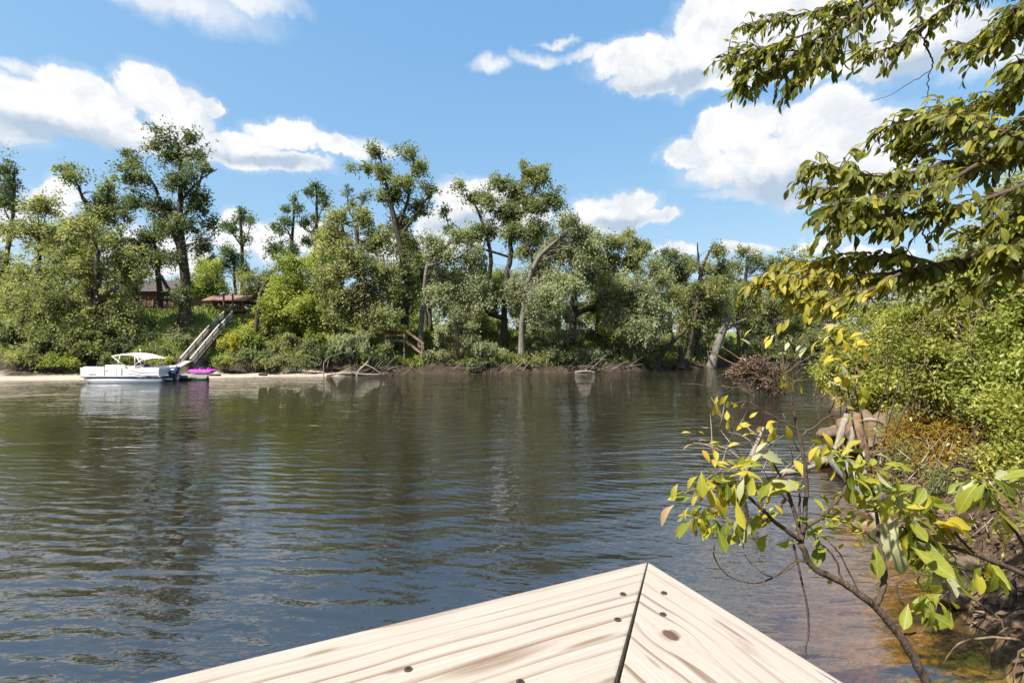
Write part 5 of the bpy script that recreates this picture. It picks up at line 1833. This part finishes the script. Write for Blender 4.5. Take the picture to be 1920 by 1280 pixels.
def build_sapling():
    Y = 1.9
    base = np.array([2.55, 1.75, 0.0])
    base[2] = gz(base[0], base[1]) - .05
    t = thing('sapling', 'leaning sapling with broad yellow-green leaves beside the railing corner', 'sapling', tuple(base))
    s = Y / FPX
    off = lambda p: None
    g0 = base
    pts = [g0, np.array([2.35, 1.78, base[2] + .35]), at(1880, 1480, 1.86), at(1800, 1370, 1.88), at(1740, 1280, Y), at(1692, 1198, Y), at(1640, 1137, Y), at(1580, 1092, Y), at(1524, 1062, Y), at(1502, 1018, Y)]
    rad = [.034, .03, .026, .024, 8.5 * s, 7.6 * s, 7 * s, 6 * s, 5.6 * s, 5.4 * s]
    P, r = smooth_path(pts, 6, .0015, rad)
    V, F = tubes([(P, r)], 10)
    obj('trunk', fast_mesh('trunk', V - base, F), B_TWIG, t)
    stems = [
        [(1640, 1140, 7), (1655, 1100, 7), (1658, 1060, 5.5), (1648, 1010, 4.2, .02), (1640, 940, 3.4, .04), (1628, 880, 2.6, .06)],
        [(1502, 1020, 6), (1509, 965, 5.4), (1511, 890, 4.8), (1500, 820, 4.2), (1482, 745, 3.4), (1469, 690, 2.8), (1465, 650, 2.0), (1448, 622, 1.4)],
        [(1502, 1016, 6, 0), (1492, 965, 4.6, .02), (1470, 905, 3.8, .05), (1446, 862, 2.6, .06), (1424, 800, 1.6, .08)],
        [(1502, 1014, 6, 0), (1446, 972, 4.4, -.03), (1408, 935, 3.6, -.05), (1376, 912, 2.6, -.06), (1332, 902, 1.6, -.07)],
        [(1506, 992, 4.6, 0), (1556, 955, 4, -.02), (1588, 906, 3.4, -.03), (1580, 862, 2.6, -.03), (1560, 838, 1.4, -.03)],
        [(1497, 985, 2.5), (1500, 930, 2.6), (1499, 915, 2.6), (1506, 900, 2)],
        [(1500, 818, 2.4), (1540, 790, 2), (1576, 768, 1.3)], [(1496, 805, 2), (1440, 775, 1.8), (1402, 752, 1.4), (1370, 758, 1)], [(1470, 700, 2), (1520, 668, 1.6), (1570, 652, 1.1), (1600, 640, .8)],
        [(1472, 695, 1.8), (1505, 645, 1.5), (1535, 618, 1.1), (1560, 606, .8)], [(1472, 715, 2), (1440, 690, 1.6), (1415, 660, 1)], [(1473, 740, 1.6), (1450, 705, 1.2), (1428, 680, .8)],
        [(1440, 972, 2.2, -.03), (1400, 985, 1.8, -.05), (1345, 975, 1.2, -.06)], [(1630, 890, 2.4, .06), (1604, 810, 2.2, .07), (1590, 730, 1.8, .08), (1584, 700, 1.2, .08)], [(1634, 890, 2.2, .06), (1618, 790, 2, .06), (1600, 720, 1.6, .06)],
        [(1580, 1092, 2.4), (1560, 1040, 2), (1530, 1012, 1.4)], [(1650, 1020, 2.4, .02), (1600, 985, 1.8, 0), (1560, 972, 1.2, 0)], [(1690, 1190, 3), (1732, 1180, 2), (1740, 1130, 1.6)],
        [(1640, 1132, 2.6), (1612, 1110, 2.2), (1575, 1040, 1.6), (1540, 1000, 1)],
        [(1486, 950, 1.6, .04), (1450, 905, 1.2, .05), (1400, 850, 1, .05), (1330, 830, .7, .05)], [(1480, 925, 1.5, .05), (1440, 850, 1.1, .06), (1390, 800, .9, .06), (1345, 770, .6, .06)],
    ]
    whorls = [
        (1374, 905, 7, 74, 150, 290, 'ggy', -.06), (1326, 905, 7, 66, 190, 290, 'gggp', -.07), (1308, 962, 6, 58, 205, 300, 'gggb', -.06), (1345, 978, 6, 58, 225, 320, 'ggg', -.06), (1400, 982, 4, 56, 225, 320, 'ggp', -.04),
        (1368, 882, 5, 60, 20, 170, 'gyy', -.06), (1412, 905, 5, 62, 200, 340, 'ggp', -.05), (1420, 880, 4, 52, -40, 70, 'yp', -.03), (1300, 930, 3, 50, 140, 230, 'yg', -.07),
        (1452, 938, 3, 44, 180, 330, 'yy', .03), (1448, 932, 1, 36, 250, 290, 'b', .03),
        (1578, 862, 6, 58, -60, 110, 'ggy', -.03), (1560, 845, 5, 52, 60, 220, 'gyg', -.03), (1600, 890, 5, 56, -80, 20, 'gg', -.02), (1632, 880, 6, 62, -70, 60, 'ggp', .05), (1610, 905, 4, 60, 200, 300, 'gg', .03),
        (1586, 705, 4, 62, -80, 10, 'ggp', .08), (1602, 722, 3, 56, -70, 20, 'gg', .06), (1590, 700, 3, 46, 150, 260, 'gy', .07),
        (1366, 758, 4, 38, 220, 330, 'yyg', 0), (1448, 622, 1, 42, 195, 205, 'y', 0), (1466, 652, 3, 40, -20, 200, 'p', 0), (1474, 700, 2, 46, 270, 320, 'yg', 0),
        (1545, 612, 3, 34, -10, 60, 'ypb', 0), (1596, 640, 5, 38, -60, 60, 'yyg', 0), (1560, 652, 3, 34, 200, 330, 'yp', 0),
        (1548, 998, 6, 40, 20, 160, 'gg', 0), (1600, 985, 6, 46, -60, 90, 'gg', 0), (1560, 972, 5, 44, 60, 200, 'gg', 0), (1642, 950, 5, 52, 0, 180, 'gg', .04), (1530, 1008, 4, 38, 140, 300, 'gg', 0),
        (1738, 1128, 6, 72, 250, 330, 'ggg', 0), (1738, 1132, 3, 66, 190, 260, 'gg', 0), (1576, 770, 2, 36, -20, 40, 'g', 0), (1424, 800, 4, 34, 150, 290, 'yyb', .08), (1330, 830, 3, 30, 120, 240, 'yb', .05),
    ]
    singles = [(1514, 912, 84, 172, 'g'), (1510, 900, 40, 95, 'y'), (1516, 1072, 56, 55, 'g'), (1520, 840, 44, -60, 'g'), (1452, 800, 36, -90, 'y'), (1474, 795, 34, -70, 'y'), (1640, 1020, 60, -95, 'g'), (1480, 1010, 46, -110, 'g'),
               (1545, 1070, 42, -30, 'y'), (1600, 1020, 40, -10, 'y'), (1460, 960, 60, 200, 'g'), (1440, 1000, 46, -120, 'g'), (1470, 870, 60, 150, 'p')]
    stems_and_leaves_sub(t, base, Y, stems, whorls, singles)


def stems_and_leaves_sub(t, base, Y, stems, whorls, singles):
    s = Y / FPX
    for st in stems:
        pts = [at(k[0], k[1], Y + (k[3] if len(k) > 3 else 0)) for k in st]
        P, r = smooth_path(pts, 6, 0.0022, [k[2] * s * .8 for k in st])
        V, F = tubes([(P, r)], 7)
        obj('branch', fast_mesh('branch', V - base, F), B_TWIG, t)
    stems_and_leaves(t, base, Y, [], whorls, singles)


def build_second_sapling():
    Y = 2.3
    base = np.array([3.3, 2.1, 0])
    base[2] = gz(3.3, 2.1) - .05
    t = thing('sapling', 'second sapling with large glossy leaves spreading in from the right edge', 'sapling', tuple(base))
    s = Y / FPX
    pts = [base, base + np.array([-.05, 0, .5]), at(2080, 1220, Y), at(1960, 1100, Y), at(1830, 1040, Y), at(1722, 1010, Y), at(1690, 985, Y)]
    P, r = smooth_path(pts, 6, .002, [.022, .02, .018, 5.5 * s, 4.4 * s, 3 * s, 1.8 * s])
    V, F = tubes([(P, r)], 8)
    obj('trunk', fast_mesh('trunk', V - base, F), B_TWIG, t)
    stems = [[(1960, 1100, 4), (1905, 1000, 3.4), (1858, 930, 2.8), (1838, 905, 1.6)], [(1830, 1040, 3), (1760, 970, 2.4), (1712, 945, 1.6), (1690, 935, 1)], [(1900, 1062, 3), (1850, 1075, 2.4), (1778, 1058, 1.6)], [(1858, 930, 2.4), (1900, 905, 2), (1930, 900, 1.4)]]
    whorls = [(1838, 903, 8, 92, 170, 370, 'gggp', 0), (1842, 905, 3, 80, 250, 300, 'gp', 0), (1690, 935, 6, 84, 120, 320, 'ggp', 0), (1712, 945, 5, 80, -60, 60, 'gg', 0), (1692, 984, 7, 98, 230, 340, 'ggp', 0), (1722, 1005, 6, 100, 260, 345, 'ggg', 0),
              (1760, 985, 6, 92, -70, 20, 'gyg', 0), (1780, 1055, 6, 80, 200, 330, 'ggp', 0), (1850, 1070, 4, 74, 260, 350, 'gg', 0), (1900, 905, 5, 80, -50, 60, 'gg', 0), (1870, 960, 4, 70, -90, 0, 'gy', 0)]
    stems_and_leaves_sub(t, base, Y, stems, whorls, [])


def build_tendrils():
    t = stick_thing('vine_tendril', 'thin looping vine tendril hanging below the sapling over the water', 'vine',
                    [[(1524, 1056, 1.9, .0035), (1490, 1052, 1.88, .003), (1450, 1082, 1.86, .003), (1410, 1092, 1.85, .003), (1365, 1078, 1.85, .0028), (1340, 1045, 1.86, .0025), (1340, 1018, 1.88, .002)],
                     [(1500, 1050, 1.88, .0025), (1480, 1066, 1.87, .0022), (1446, 1080, 1.86, .002), (1415, 1062, 1.86, .0018), (1396, 1040, 1.87, .0012)]], B_TWIG, 6)
    stick_thing('hanging_stem', 'thin dark stem hanging straight down beside the sapling trunk', 'vine',
                [[(1488, 1020, 1.92, .004), (1500, 1075, 1.92, .0038), (1514, 1140, 1.92, .0036), (1516, 1190, 1.92, .0035), (1510, 1232, 1.92, .003), (1515, 1420, 1.92, .003)]], B_TWIG, 6)
    br = [[(1392, 905, 10.5, .10), (1398, 880, 10.5, .09), (1412, 852, 10.4, .07), (1432, 800, 10.3, .02)], [(1400, 872, 10.5, .03), (1360, 840, 10.6, .02), (1300, 830, 10.7, .01)]]
    for k in range(22):
        a, b = rng.uniform(1320, 1500), rng.uniform(800, 900)
        l, an = rng.uniform(30, 90), rng.uniform(1.6, 2.9) if rng.random() < .6 else rng.uniform(.3, 1.5)
        br.append([(a, b, 10.4, .014), (a + math.cos(an) * l * .5, b - math.sin(an) * l * .5 + rng.normal(0, 3), 10.4 + rng.normal(0, .2), .010), (a + math.cos(an) * l, b - math.sin(an) * l, 10.4 + rng.normal(0, .3), .004)])
    stick_thing('dead_branch', 'pale leafless branch tangle standing in the water behind the sapling', 'branch', br, B_PALE, 5)


build_sapling()
build_second_sapling()
build_tendrils()


# ================================================================== overhanging tree
def build_overhang():
    base = np.array([7.6, 4.4, 0.0])
    base[2] = gz(7.6, 4.4) - .1
    t = thing('overhanging_tree', 'tree outside the right edge whose leafy branches hang over the river', 'tree', tuple(base))
    # trunk and limbs (mostly out of the picture)
    P, r = smooth_path([base, base + np.array([-.2, 0, 2.0]), base + np.array([-.6, 0, 4.2]), base + np.array([-.9, .1, 6.5])], 5, .01, [.22, .18, .14, .06])
    V, F = tubes([(P, r)], 10)
    obj('trunk', fast_mesh('trunk', V - base, F), B_DARK, t)
    limbs = []

    def limb(px_pts, Y, r0, r1, start=None):
        n = len(px_pts)
        pts = ([start] if start is not None else []) + [at(a, b, Y + (i / max(1, n - 1) - .5) * .3) for i, (a, b) in enumerate(px_pts)]
        P, r = smooth_path(pts, 6, .004, np.linspace(r0, r1, len(pts)))
        V, F = tubes([(P, r)], 7)
        obj('branch', fast_mesh('branch', V - base, F), B_TWIG, t)
        limbs.append((P, r))
        return P
    hi = base + np.array([-.5, 0, 3.8])
    mi = base + np.array([-.3, 0, 2.6])
    lo = base + np.array([-.2, 0, 1.9])
    paths = []
    # top fan
    paths += [limb([(1960, -150), (1800, -40), (1700, -14), (1620, 18), (1562, 50), (1500, 96), (1448, 128)], 3.5, .030, .004, hi)]
    paths += [limb([(2000, -120), (1860, -40), (1798, 2), (1738, 42), (1708, 64)], 3.4, .028, .006, hi)]
    paths += [limb([(1700, -30), (1600, 10), (1526, 22), (1456, 36), (1392, 50)], 3.6, .012, .003)]
    paths += [limb([(1640, 5), (1560, 70), (1480, 120), (1420, 150)], 3.4, .010, .003)]
    paths += [limb([(1500, 96), (1420, 96), (1360, 112)], 3.5, .006, .002)]
    paths += [limb([(1736, 44), (1690, 80), (1650, 96), (1610, 104)], 3.4, .008, .003)]
    paths += [limb([(1980, 30), (1900, 60), (1850, 90), (1800, 80)], 3.2, .022, .004, hi)]
    paths += [limb([(1990, 120), (1920, 150), (1870, 190), (1830, 210)], 3.1, .018, .004, hi)]
    # middle fan
    paths += [limb([(2010, 270), (1920, 290), (1834, 308), (1778, 304), (1726, 320), (1650, 330), (1580, 318), (1520, 312)], 3.2, .026, .003, mi)]
    paths += [limb([(1834, 308), (1760, 350), (1680, 370), (1600, 380), (1540, 398)], 3.1, .014, .003)]
    paths += [limb([(1880, 300), (1820, 260), (1760, 225), (1700, 226), (1656, 240)], 3.3, .014, .003)]
    paths += [limb([(1940, 340), (1860, 370), (1790, 392), (1720, 402), (1640, 415)], 3.0, .016, .003)]
    paths += [limb([(1920, 262), (1860, 240), (1800, 215), (1760, 205)], 3.0, .012, .003)]
    xtra = [[(1520, 60), (1460, 84), (1410, 120), (1392, 160)], [(1600, 60), (1540, 110), (1490, 146)], [(1700, 350), (1640, 350), (1580, 356), (1530, 350)], [(1700, 390), (1620, 400), (1560, 424)], [(1780, 280), (1720, 268), (1670, 262)]]
    for yy in (30, 150, 265, 390):
        paths += [limb([(2010, yy - 30), (1940, yy), (1880, yy + 26), (1830, yy + 40)], rng.uniform(2.9, 3.6), .014, .003, hi if yy < 200 else mi)]
    # lower branch with the yellowing tip
    paths += [limb([(2010, 430), (1910, 452), (1830, 478), (1760, 496), (1690, 512), (1620, 516), (1540, 520), (1470, 522), (1412, 520)], 3.3, .034, .003, lo)]
    paths += [limb([(1760, 496), (1690, 478), (1620, 484), (1560, 490), (1500, 494)], 3.35, .012, .003)]
    paths += [limb([(1690, 512), (1640, 540), (1590, 560), (1540, 566), (1490, 552)], 3.25, .010, .003)]
    paths += [limb([(1960, 480), (1890, 500), (1830, 530), (1770, 548)], 3.1, .014, .003, lo)]
    for q in xtra:
        paths += [limb(q, rng.uniform(3.0, 3.5), .006, .002)]
    # bare twigs
    limb([(1728, 70), (1740, 96), (1750, 118), (1742, 140), (1740, 172), (1735, 205)], 3.4, .006, .002)
    limb([(1750, 470), (1735, 446), (1727, 420), (1734, 404), (1728, 392)], 3.2, .006, .003)
    limb([(1737, 448), (1742, 432), (1744, 412)], 3.2, .004, .002)
    limb([(1830, 452), (1805, 438), (1778, 426)], 3.2, .007, .004)
    limb([(1742, 134), (1700, 160), (1660, 182), (1630, 190)], 3.4, .003, .001)
    # twigs with leaves
    pos, axs, nrm, siz, yel = [], [], [], [], []
    tw = []
    for bi, P in enumerate(paths):
        seg = np.linalg.norm(np.diff(P, axis=0), axis=1)
        L = seg.sum()
        cum = np.concatenate([[0], np.cumsum(seg)])
        dens = 50 if bi < 8 or bi > 20 else (56 if bi < 17 else 46)
        nt = int(L * dens) + 3
        for k in range(nt):
            u = (k + rng.random()) / nt
            u = u ** .8
            i = min(np.searchsorted(cum, u * L) - 1, len(P) - 2)
            i = max(i, 0)
            p = P[i] + (P[i + 1] - P[i]) * rng.random()
            if p[0] / p[1] > 1.25:
                continue
            tan = unit(P[i + 1] - P[i])
            d = unit(tan * rng.uniform(.5, 1.1) + rng.normal(0, .55, 3) + np.array([0, 0, -.22]))
            l = rng.uniform(.05, .24)
            q1 = p + d * l * .5 + np.array([0, 0, .01])
            q2 = p + d * l + np.array([0, 0, -.25 * l])
            Q, r = smooth_path([p, q1, q2], 3, 0, [.0035, .0025, .0012])
            tw.append((Q, r))
            nl = int(rng.integers(4, 9))
            for j in range(nl):
                f = (j + .6) / nl
                a = Q[min(int(f * (len(Q) - 1)), len(Q) - 1)]
                side = unit(np.cross(d, [0, 0, 1.0])) * (1 if j % 2 else -1)
                pos.append(a + rng.normal(0, .006, 3))
                axs.append(d * .55 + side * .45 + np.array([0, 0, -.75]) + rng.normal(0, .28, 3))
                nrm.append(rng.normal(0, .6, 3) + np.array([-.2, -.5, .6]))
                sc = rng.uniform(.040, .080) if bi < 8 else rng.uniform(.05, .105)
                siz.append(sc)
                tip = bi in (17, 18, 19) and a[0] / a[1] * FPX + 960 < 1600 + rng.normal(0, 50)
                yel.append(tip)
    pos, axs, nrm, siz, yel = map(np.array, (pos, axs, nrm, siz, yel))
    V, F = tubes(tw, 4)
    tag(obj('twigs', fast_mesh('twigs', V - base, F), B_TWIG, t), kind='stuff')
    # the largest leaves in view are objects, the rest one mass
    show = siz / pos[:, 1]
    inside = (np.abs(pos[:, 0] / pos[:, 1]) < 1.0) & ((pos[:, 2] - CAM_H) / pos[:, 1] < .66)
    show = np.where(inside, show, 0) + np.where(yel, .004, 0)
    big = np.argsort(-show)[:300]
    rest = np.ones(len(pos), bool)
    rest[big] = False
    for i in big:
        c = 'u' if yel[i] else 'o'
        put_leaf(LM[c][rng.integers(len(LM[c]))], t, base, pos[i], axs[i], nrm[i], siz[i])
    V, F = scatter(T_SMALL[0], T_SMALL[1], pos[rest], frames(axs[rest], nrm[rest]), siz[rest])
    tint = np.where(yel[rest], .9, rng.random(rest.sum()) * .85)
    o = obj('leaves', fast_mesh('leaves', V - base, F, True, np.repeat(tint, len(T_SMALL[0]))), O_STUFF, t)
    tag(o, kind='stuff')


build_overhang()


# ================================================================== deck railing
def pine_mat(name, knot=None, seed=0.0, stains_shade=()):
    m, g, out = new_mat(name)
    tc = g.n('ShaderNodeTexCoord')
    pos = g.vmath('ADD', tc.outputs['Object'], (seed, seed * .37, 0))
    raw = tc.outputs['Object']
    sep = g.n('ShaderNodeSeparateXYZ')
    g.link(pos, sep.inputs[0])
    y = sep.outputs[1]
    kd = None
    if knot:
        d = g.vmath('MULTIPLY', g.vmath('SUBTRACT', raw, (knot[0], knot[1], 0)), (.62, 1.0, 0))
        kd = g.vmath('LENGTH', d)
        push = g.math('MULTIPLY', g.math('POWER', 2.718, g.math('MULTIPLY', kd, -45.0)), .035)
        sd = g.n('ShaderNodeSeparateXYZ')
        g.link(d, sd.inputs[0])
        sgn = g.math('DIVIDE', sd.outputs[1], g.math('ADD', kd, .004))
        y = g.math('SUBTRACT', y, g.math('MULTIPLY', push, sgn))
    w1, _ = g.noise(g.vmath('MULTIPLY', pos, (2.2, 9.0, 1)), 1.0, 2.0, .5)
    w2, _ = g.noise(g.vmath('MULTIPLY', pos, (6.0, 60.0, 1)), 1.0, 3.0, .6)
    yy = g.math('ADD', y, g.math('MULTIPLY', g.math('SUBTRACT', w1, .5), .050))
    yy = g.math('ADD', yy, g.math('MULTIPLY', g.math('SUBTRACT', w2, .5), .0045))
    w3, _ = g.noise(g.vmath('MULTIPLY', pos, (.35, 22.0, 1)), 1.0, 1.0, .5)
    fr = g.math('FRACT', g.math('ADD', g.math('MULTIPLY', yy, 58.0), g.math('MULTIPLY', w3, 2.2)))
    late = g.math('MULTIPLY', g.sstep(fr, .62, .96), g.sstep(fr, 1.0, .97))
    vis, _ = g.noise(g.vmath('MULTIPLY', pos, (3.0, 14.0, 1)), 1.0, 3.0, .6)
    late = g.math('MULTIPLY', late, g.sstep(vis, .36, .62, .16, .95))
    fib, _ = g.noise(g.vmath('MULTIPLY', pos, (14.0, 900.0, 40)), 1.0, 3.0, .6)
    blot, _ = g.noise(g.vmath('MULTIPLY', pos, (5.0, 16.0, 1)), 1.0, 5.0, .65)
    c = g.mixc(g.sstep(fib, .3, .7), (.262, .218, .178), (.318, .278, .238))
    c = g.mixc(late, c, (.135, .088, .055))
    c = g.mixc(g.sstep(blot, .56, .78, 0, .75), c, (.14, .095, .065))
    for sx, sy, rx, ry in stains_shade:
        dd = g.vmath('LENGTH', g.vmath('MULTIPLY', g.vmath('SUBTRACT', raw, (sx, sy, 0)), (1 / rx, 1 / ry, 0)))
        sm = g.math('MULTIPLY', g.sstep(g.math('ADD', dd, g.math('MULTIPLY', g.math('SUBTRACT', w2, .5), 1.3)), 1.1, .35), g.sstep(fib, .25, .6, .25, .8))
        c = g.mixc(sm, c, (.12, .075, .045))
    # checks: thin dark splits along the grain
    ck, _ = g.noise(g.vmath('MULTIPLY', pos, (4.5, 130.0, 1)), 1.0, 2.0, .5)
    crack = g.sstep(ck, .715, .735)
    c = g.mixc(crack, c, (.05, .032, .02))
    if knot:
        ring = g.sstep(g.math('SINE', g.math('ADD', g.math('MULTIPLY', kd, 1100.0), g.math('MULTIPLY', w2, 5.0))), .2, 1.0, 0, .22)
        c = g.mixc(g.math('MULTIPLY', ring, g.sstep(kd, .026, .008)), c, (.27, .17, .10))
        c = g.mixc(g.sstep(g.math('ADD', kd, g.math('MULTIPLY', g.math('SUBTRACT', w2, .5), .004)), .0058, .0040), c, (.075, .045, .028))
    h = g.math('SUBTRACT', g.math('MULTIPLY', fib, .25), g.math('ADD', g.math('MULTIPLY', late, .5), g.math('MULTIPLY', crack, 1.4)))
    principled(g, out, c, .75, spec=.25, normal=bump(g, h, .55, .0016))
    return m


def build_railing():
    H = .24
    z1 = CAM_H - H
    zt = .038
    C = np.array([.619 * H, 2.33 * H])
    a = unit(np.array([-.898, -.439]))
    b = unit(np.array([.396, -.918]))
    w = .607 * H
    th = math.acos(float(a @ b))
    k = w / math.tan(th / 2)
    t = thing('deck_railing', 'sunlit pine railing corner with mitred top boards in the foreground', 'railing', (C[0], C[1], z1 - zt))
    L = 2.6

    def loc2(px, py, d=a):
        Z = 960 * H / (py - 640)
        p = np.array([(px - 960) / 960 * Z, Z]) - C
        return (float(p @ d), float(p @ np.array([-d[1], d[0]])))
    # left board: local x runs along the board, y to the inside
    o1 = MB().prism([(.0006, 0), (L, 0), (L, w), (k + .0042, w)], 'z', 0, zt).build('top_board', pine_mat('pine_left', None, 0.0, [loc2(935, 1238) + (.055, .010), loc2(745, 1256) + (.012, .004), loc2(600, 1222) + (.016, .003), loc2(1110, 1200) + (.04, .004), loc2(1160, 1272) + (.03, .006)]), t, .0022, False, 2)  # last dark oval paints shade at the mitre's inner end; the others are stains
    o1.rotation_euler = (0, 0, math.atan2(a[1], a[0]))
    inward = np.array([-b[1] * -1, 0])
    o2 = MB().prism([(.0004, 0), (k + .0004, -w), (L, -w), (L, 0)], 'z', 0, zt).build('top_board', pine_mat('pine_right', None, 0), t, .0022, False, 2)
    o2.rotation_euler = (0, 0, math.atan2(b[1], b[0]))
    # knot position from the photograph
    Zk = 960 * H / (1190 - 640)
    kp = np.array([(1258 - 960) / 960 * Zk, Zk]) - C
    bx = b
    by = np.array([-b[1], b[0]])
    o2.data.materials.clear()
    o2.data.materials.append(pine_mat('pine_right_knot', (float(kp @ bx), float(kp @ by)), .31, [loc2(1320, 1270, b) + (.03, .003), loc2(1370, 1180, b) + (.025, .002), loc2(1225, 1240, b) + (.012, .002)]))
    # screws
    for px, py, host in ((1168, 1114, o1), (1158, 1162, o1), (1245, 1112, o2), (1243, 1152, o2), (975, 1279, o1), (765, 1255, o1)):
        Z = 960 * H / (py - 640)
        p = np.array([(px - 960) / 960 * Z, Z]) - C
        d = a if host is o1 else b
        e = np.array([-d[1], d[0]])
        x, y = float(p @ d), float(p @ e)
        s = MB().rod((0, 0, 0), (0, 0, .0008), .0030, 10).build('screw', M_STEEL, t, 0)
        s.parent = host
        s.location = (x, y, zt + .0002)
        r = MB().box((0, 0, .0009), (.0034, .0009, .0006)).box((0, 0, .0009), (.0009, .0034, .0006)).build('screw_slot', M_BLACK, s)
    # what carries the boards
    mid = (a + b) / np.linalg.norm(a + b) * .10
    zb = gz(C[0], C[1])
    MB().box((mid[0], mid[1], -(z1 - zt - zb) / 2 - .1), (.09, .09, z1 - zt - zb + .2), Matrix.Rotation(math.atan2(a[1], a[0]), 3, 'Z')).build('corner_post', M_GREYW, t)
    for d, inn in ((a, b), (b, a)):
        p0 = inn * .075 + d * .12
        p1 = inn * .075 + d * 2.5
        MB().bar((p0[0], p0[1], -.047), (p1[0], p1[1], -.047), .038, .09).build('top_rail', M_GREYW, t)
        MB().bar((p0[0], p0[1], -.85), (p1[0], p1[1], -.85), .038, .09).build('bottom_rail', M_GREYW, t)
        for i in range(14):
            q = inn * .075 + d * (.25 + i * .16)
            MB().box((q[0], q[1], -.45), (.035, .035, .76)).build('baluster', M_GREYW, t)
    # deck floor behind the railing
    k2 = thing('deck', 'weathered plank deck under the railing, below the frame', 'deck', (C[0], C[1], z1 - 1.02))
    rot = math.atan2(a[1], a[0])
    me = None
    for i in range(13):
        if me is None:
            o = MB().box((1.35, 0, 0), (2.7, .138, .036)).build('deck_board', M_GREYW, k2)
            me = o.data
        else:
            o = obj('deck_board', me, None, k2)
        q = b * (.16 + i * .144)
        o.location = (q[0], q[1], 0)
        o.rotation_euler = (0, 0, rot)
    for i, (u, v) in enumerate(((.3, .3), (2.4, .3), (.3, 1.8), (2.4, 1.8))):
        q = a * u + b * v
        zz = gz(C[0] + q[0], C[1] + q[1]) - .2
        MB().box((q[0], q[1], (zz - (z1 - 1.02)) / 2 - .03), (.12, .12, (z1 - 1.02) - zz - .02)).build('pile', M_DARKW, k2)


build_railing()
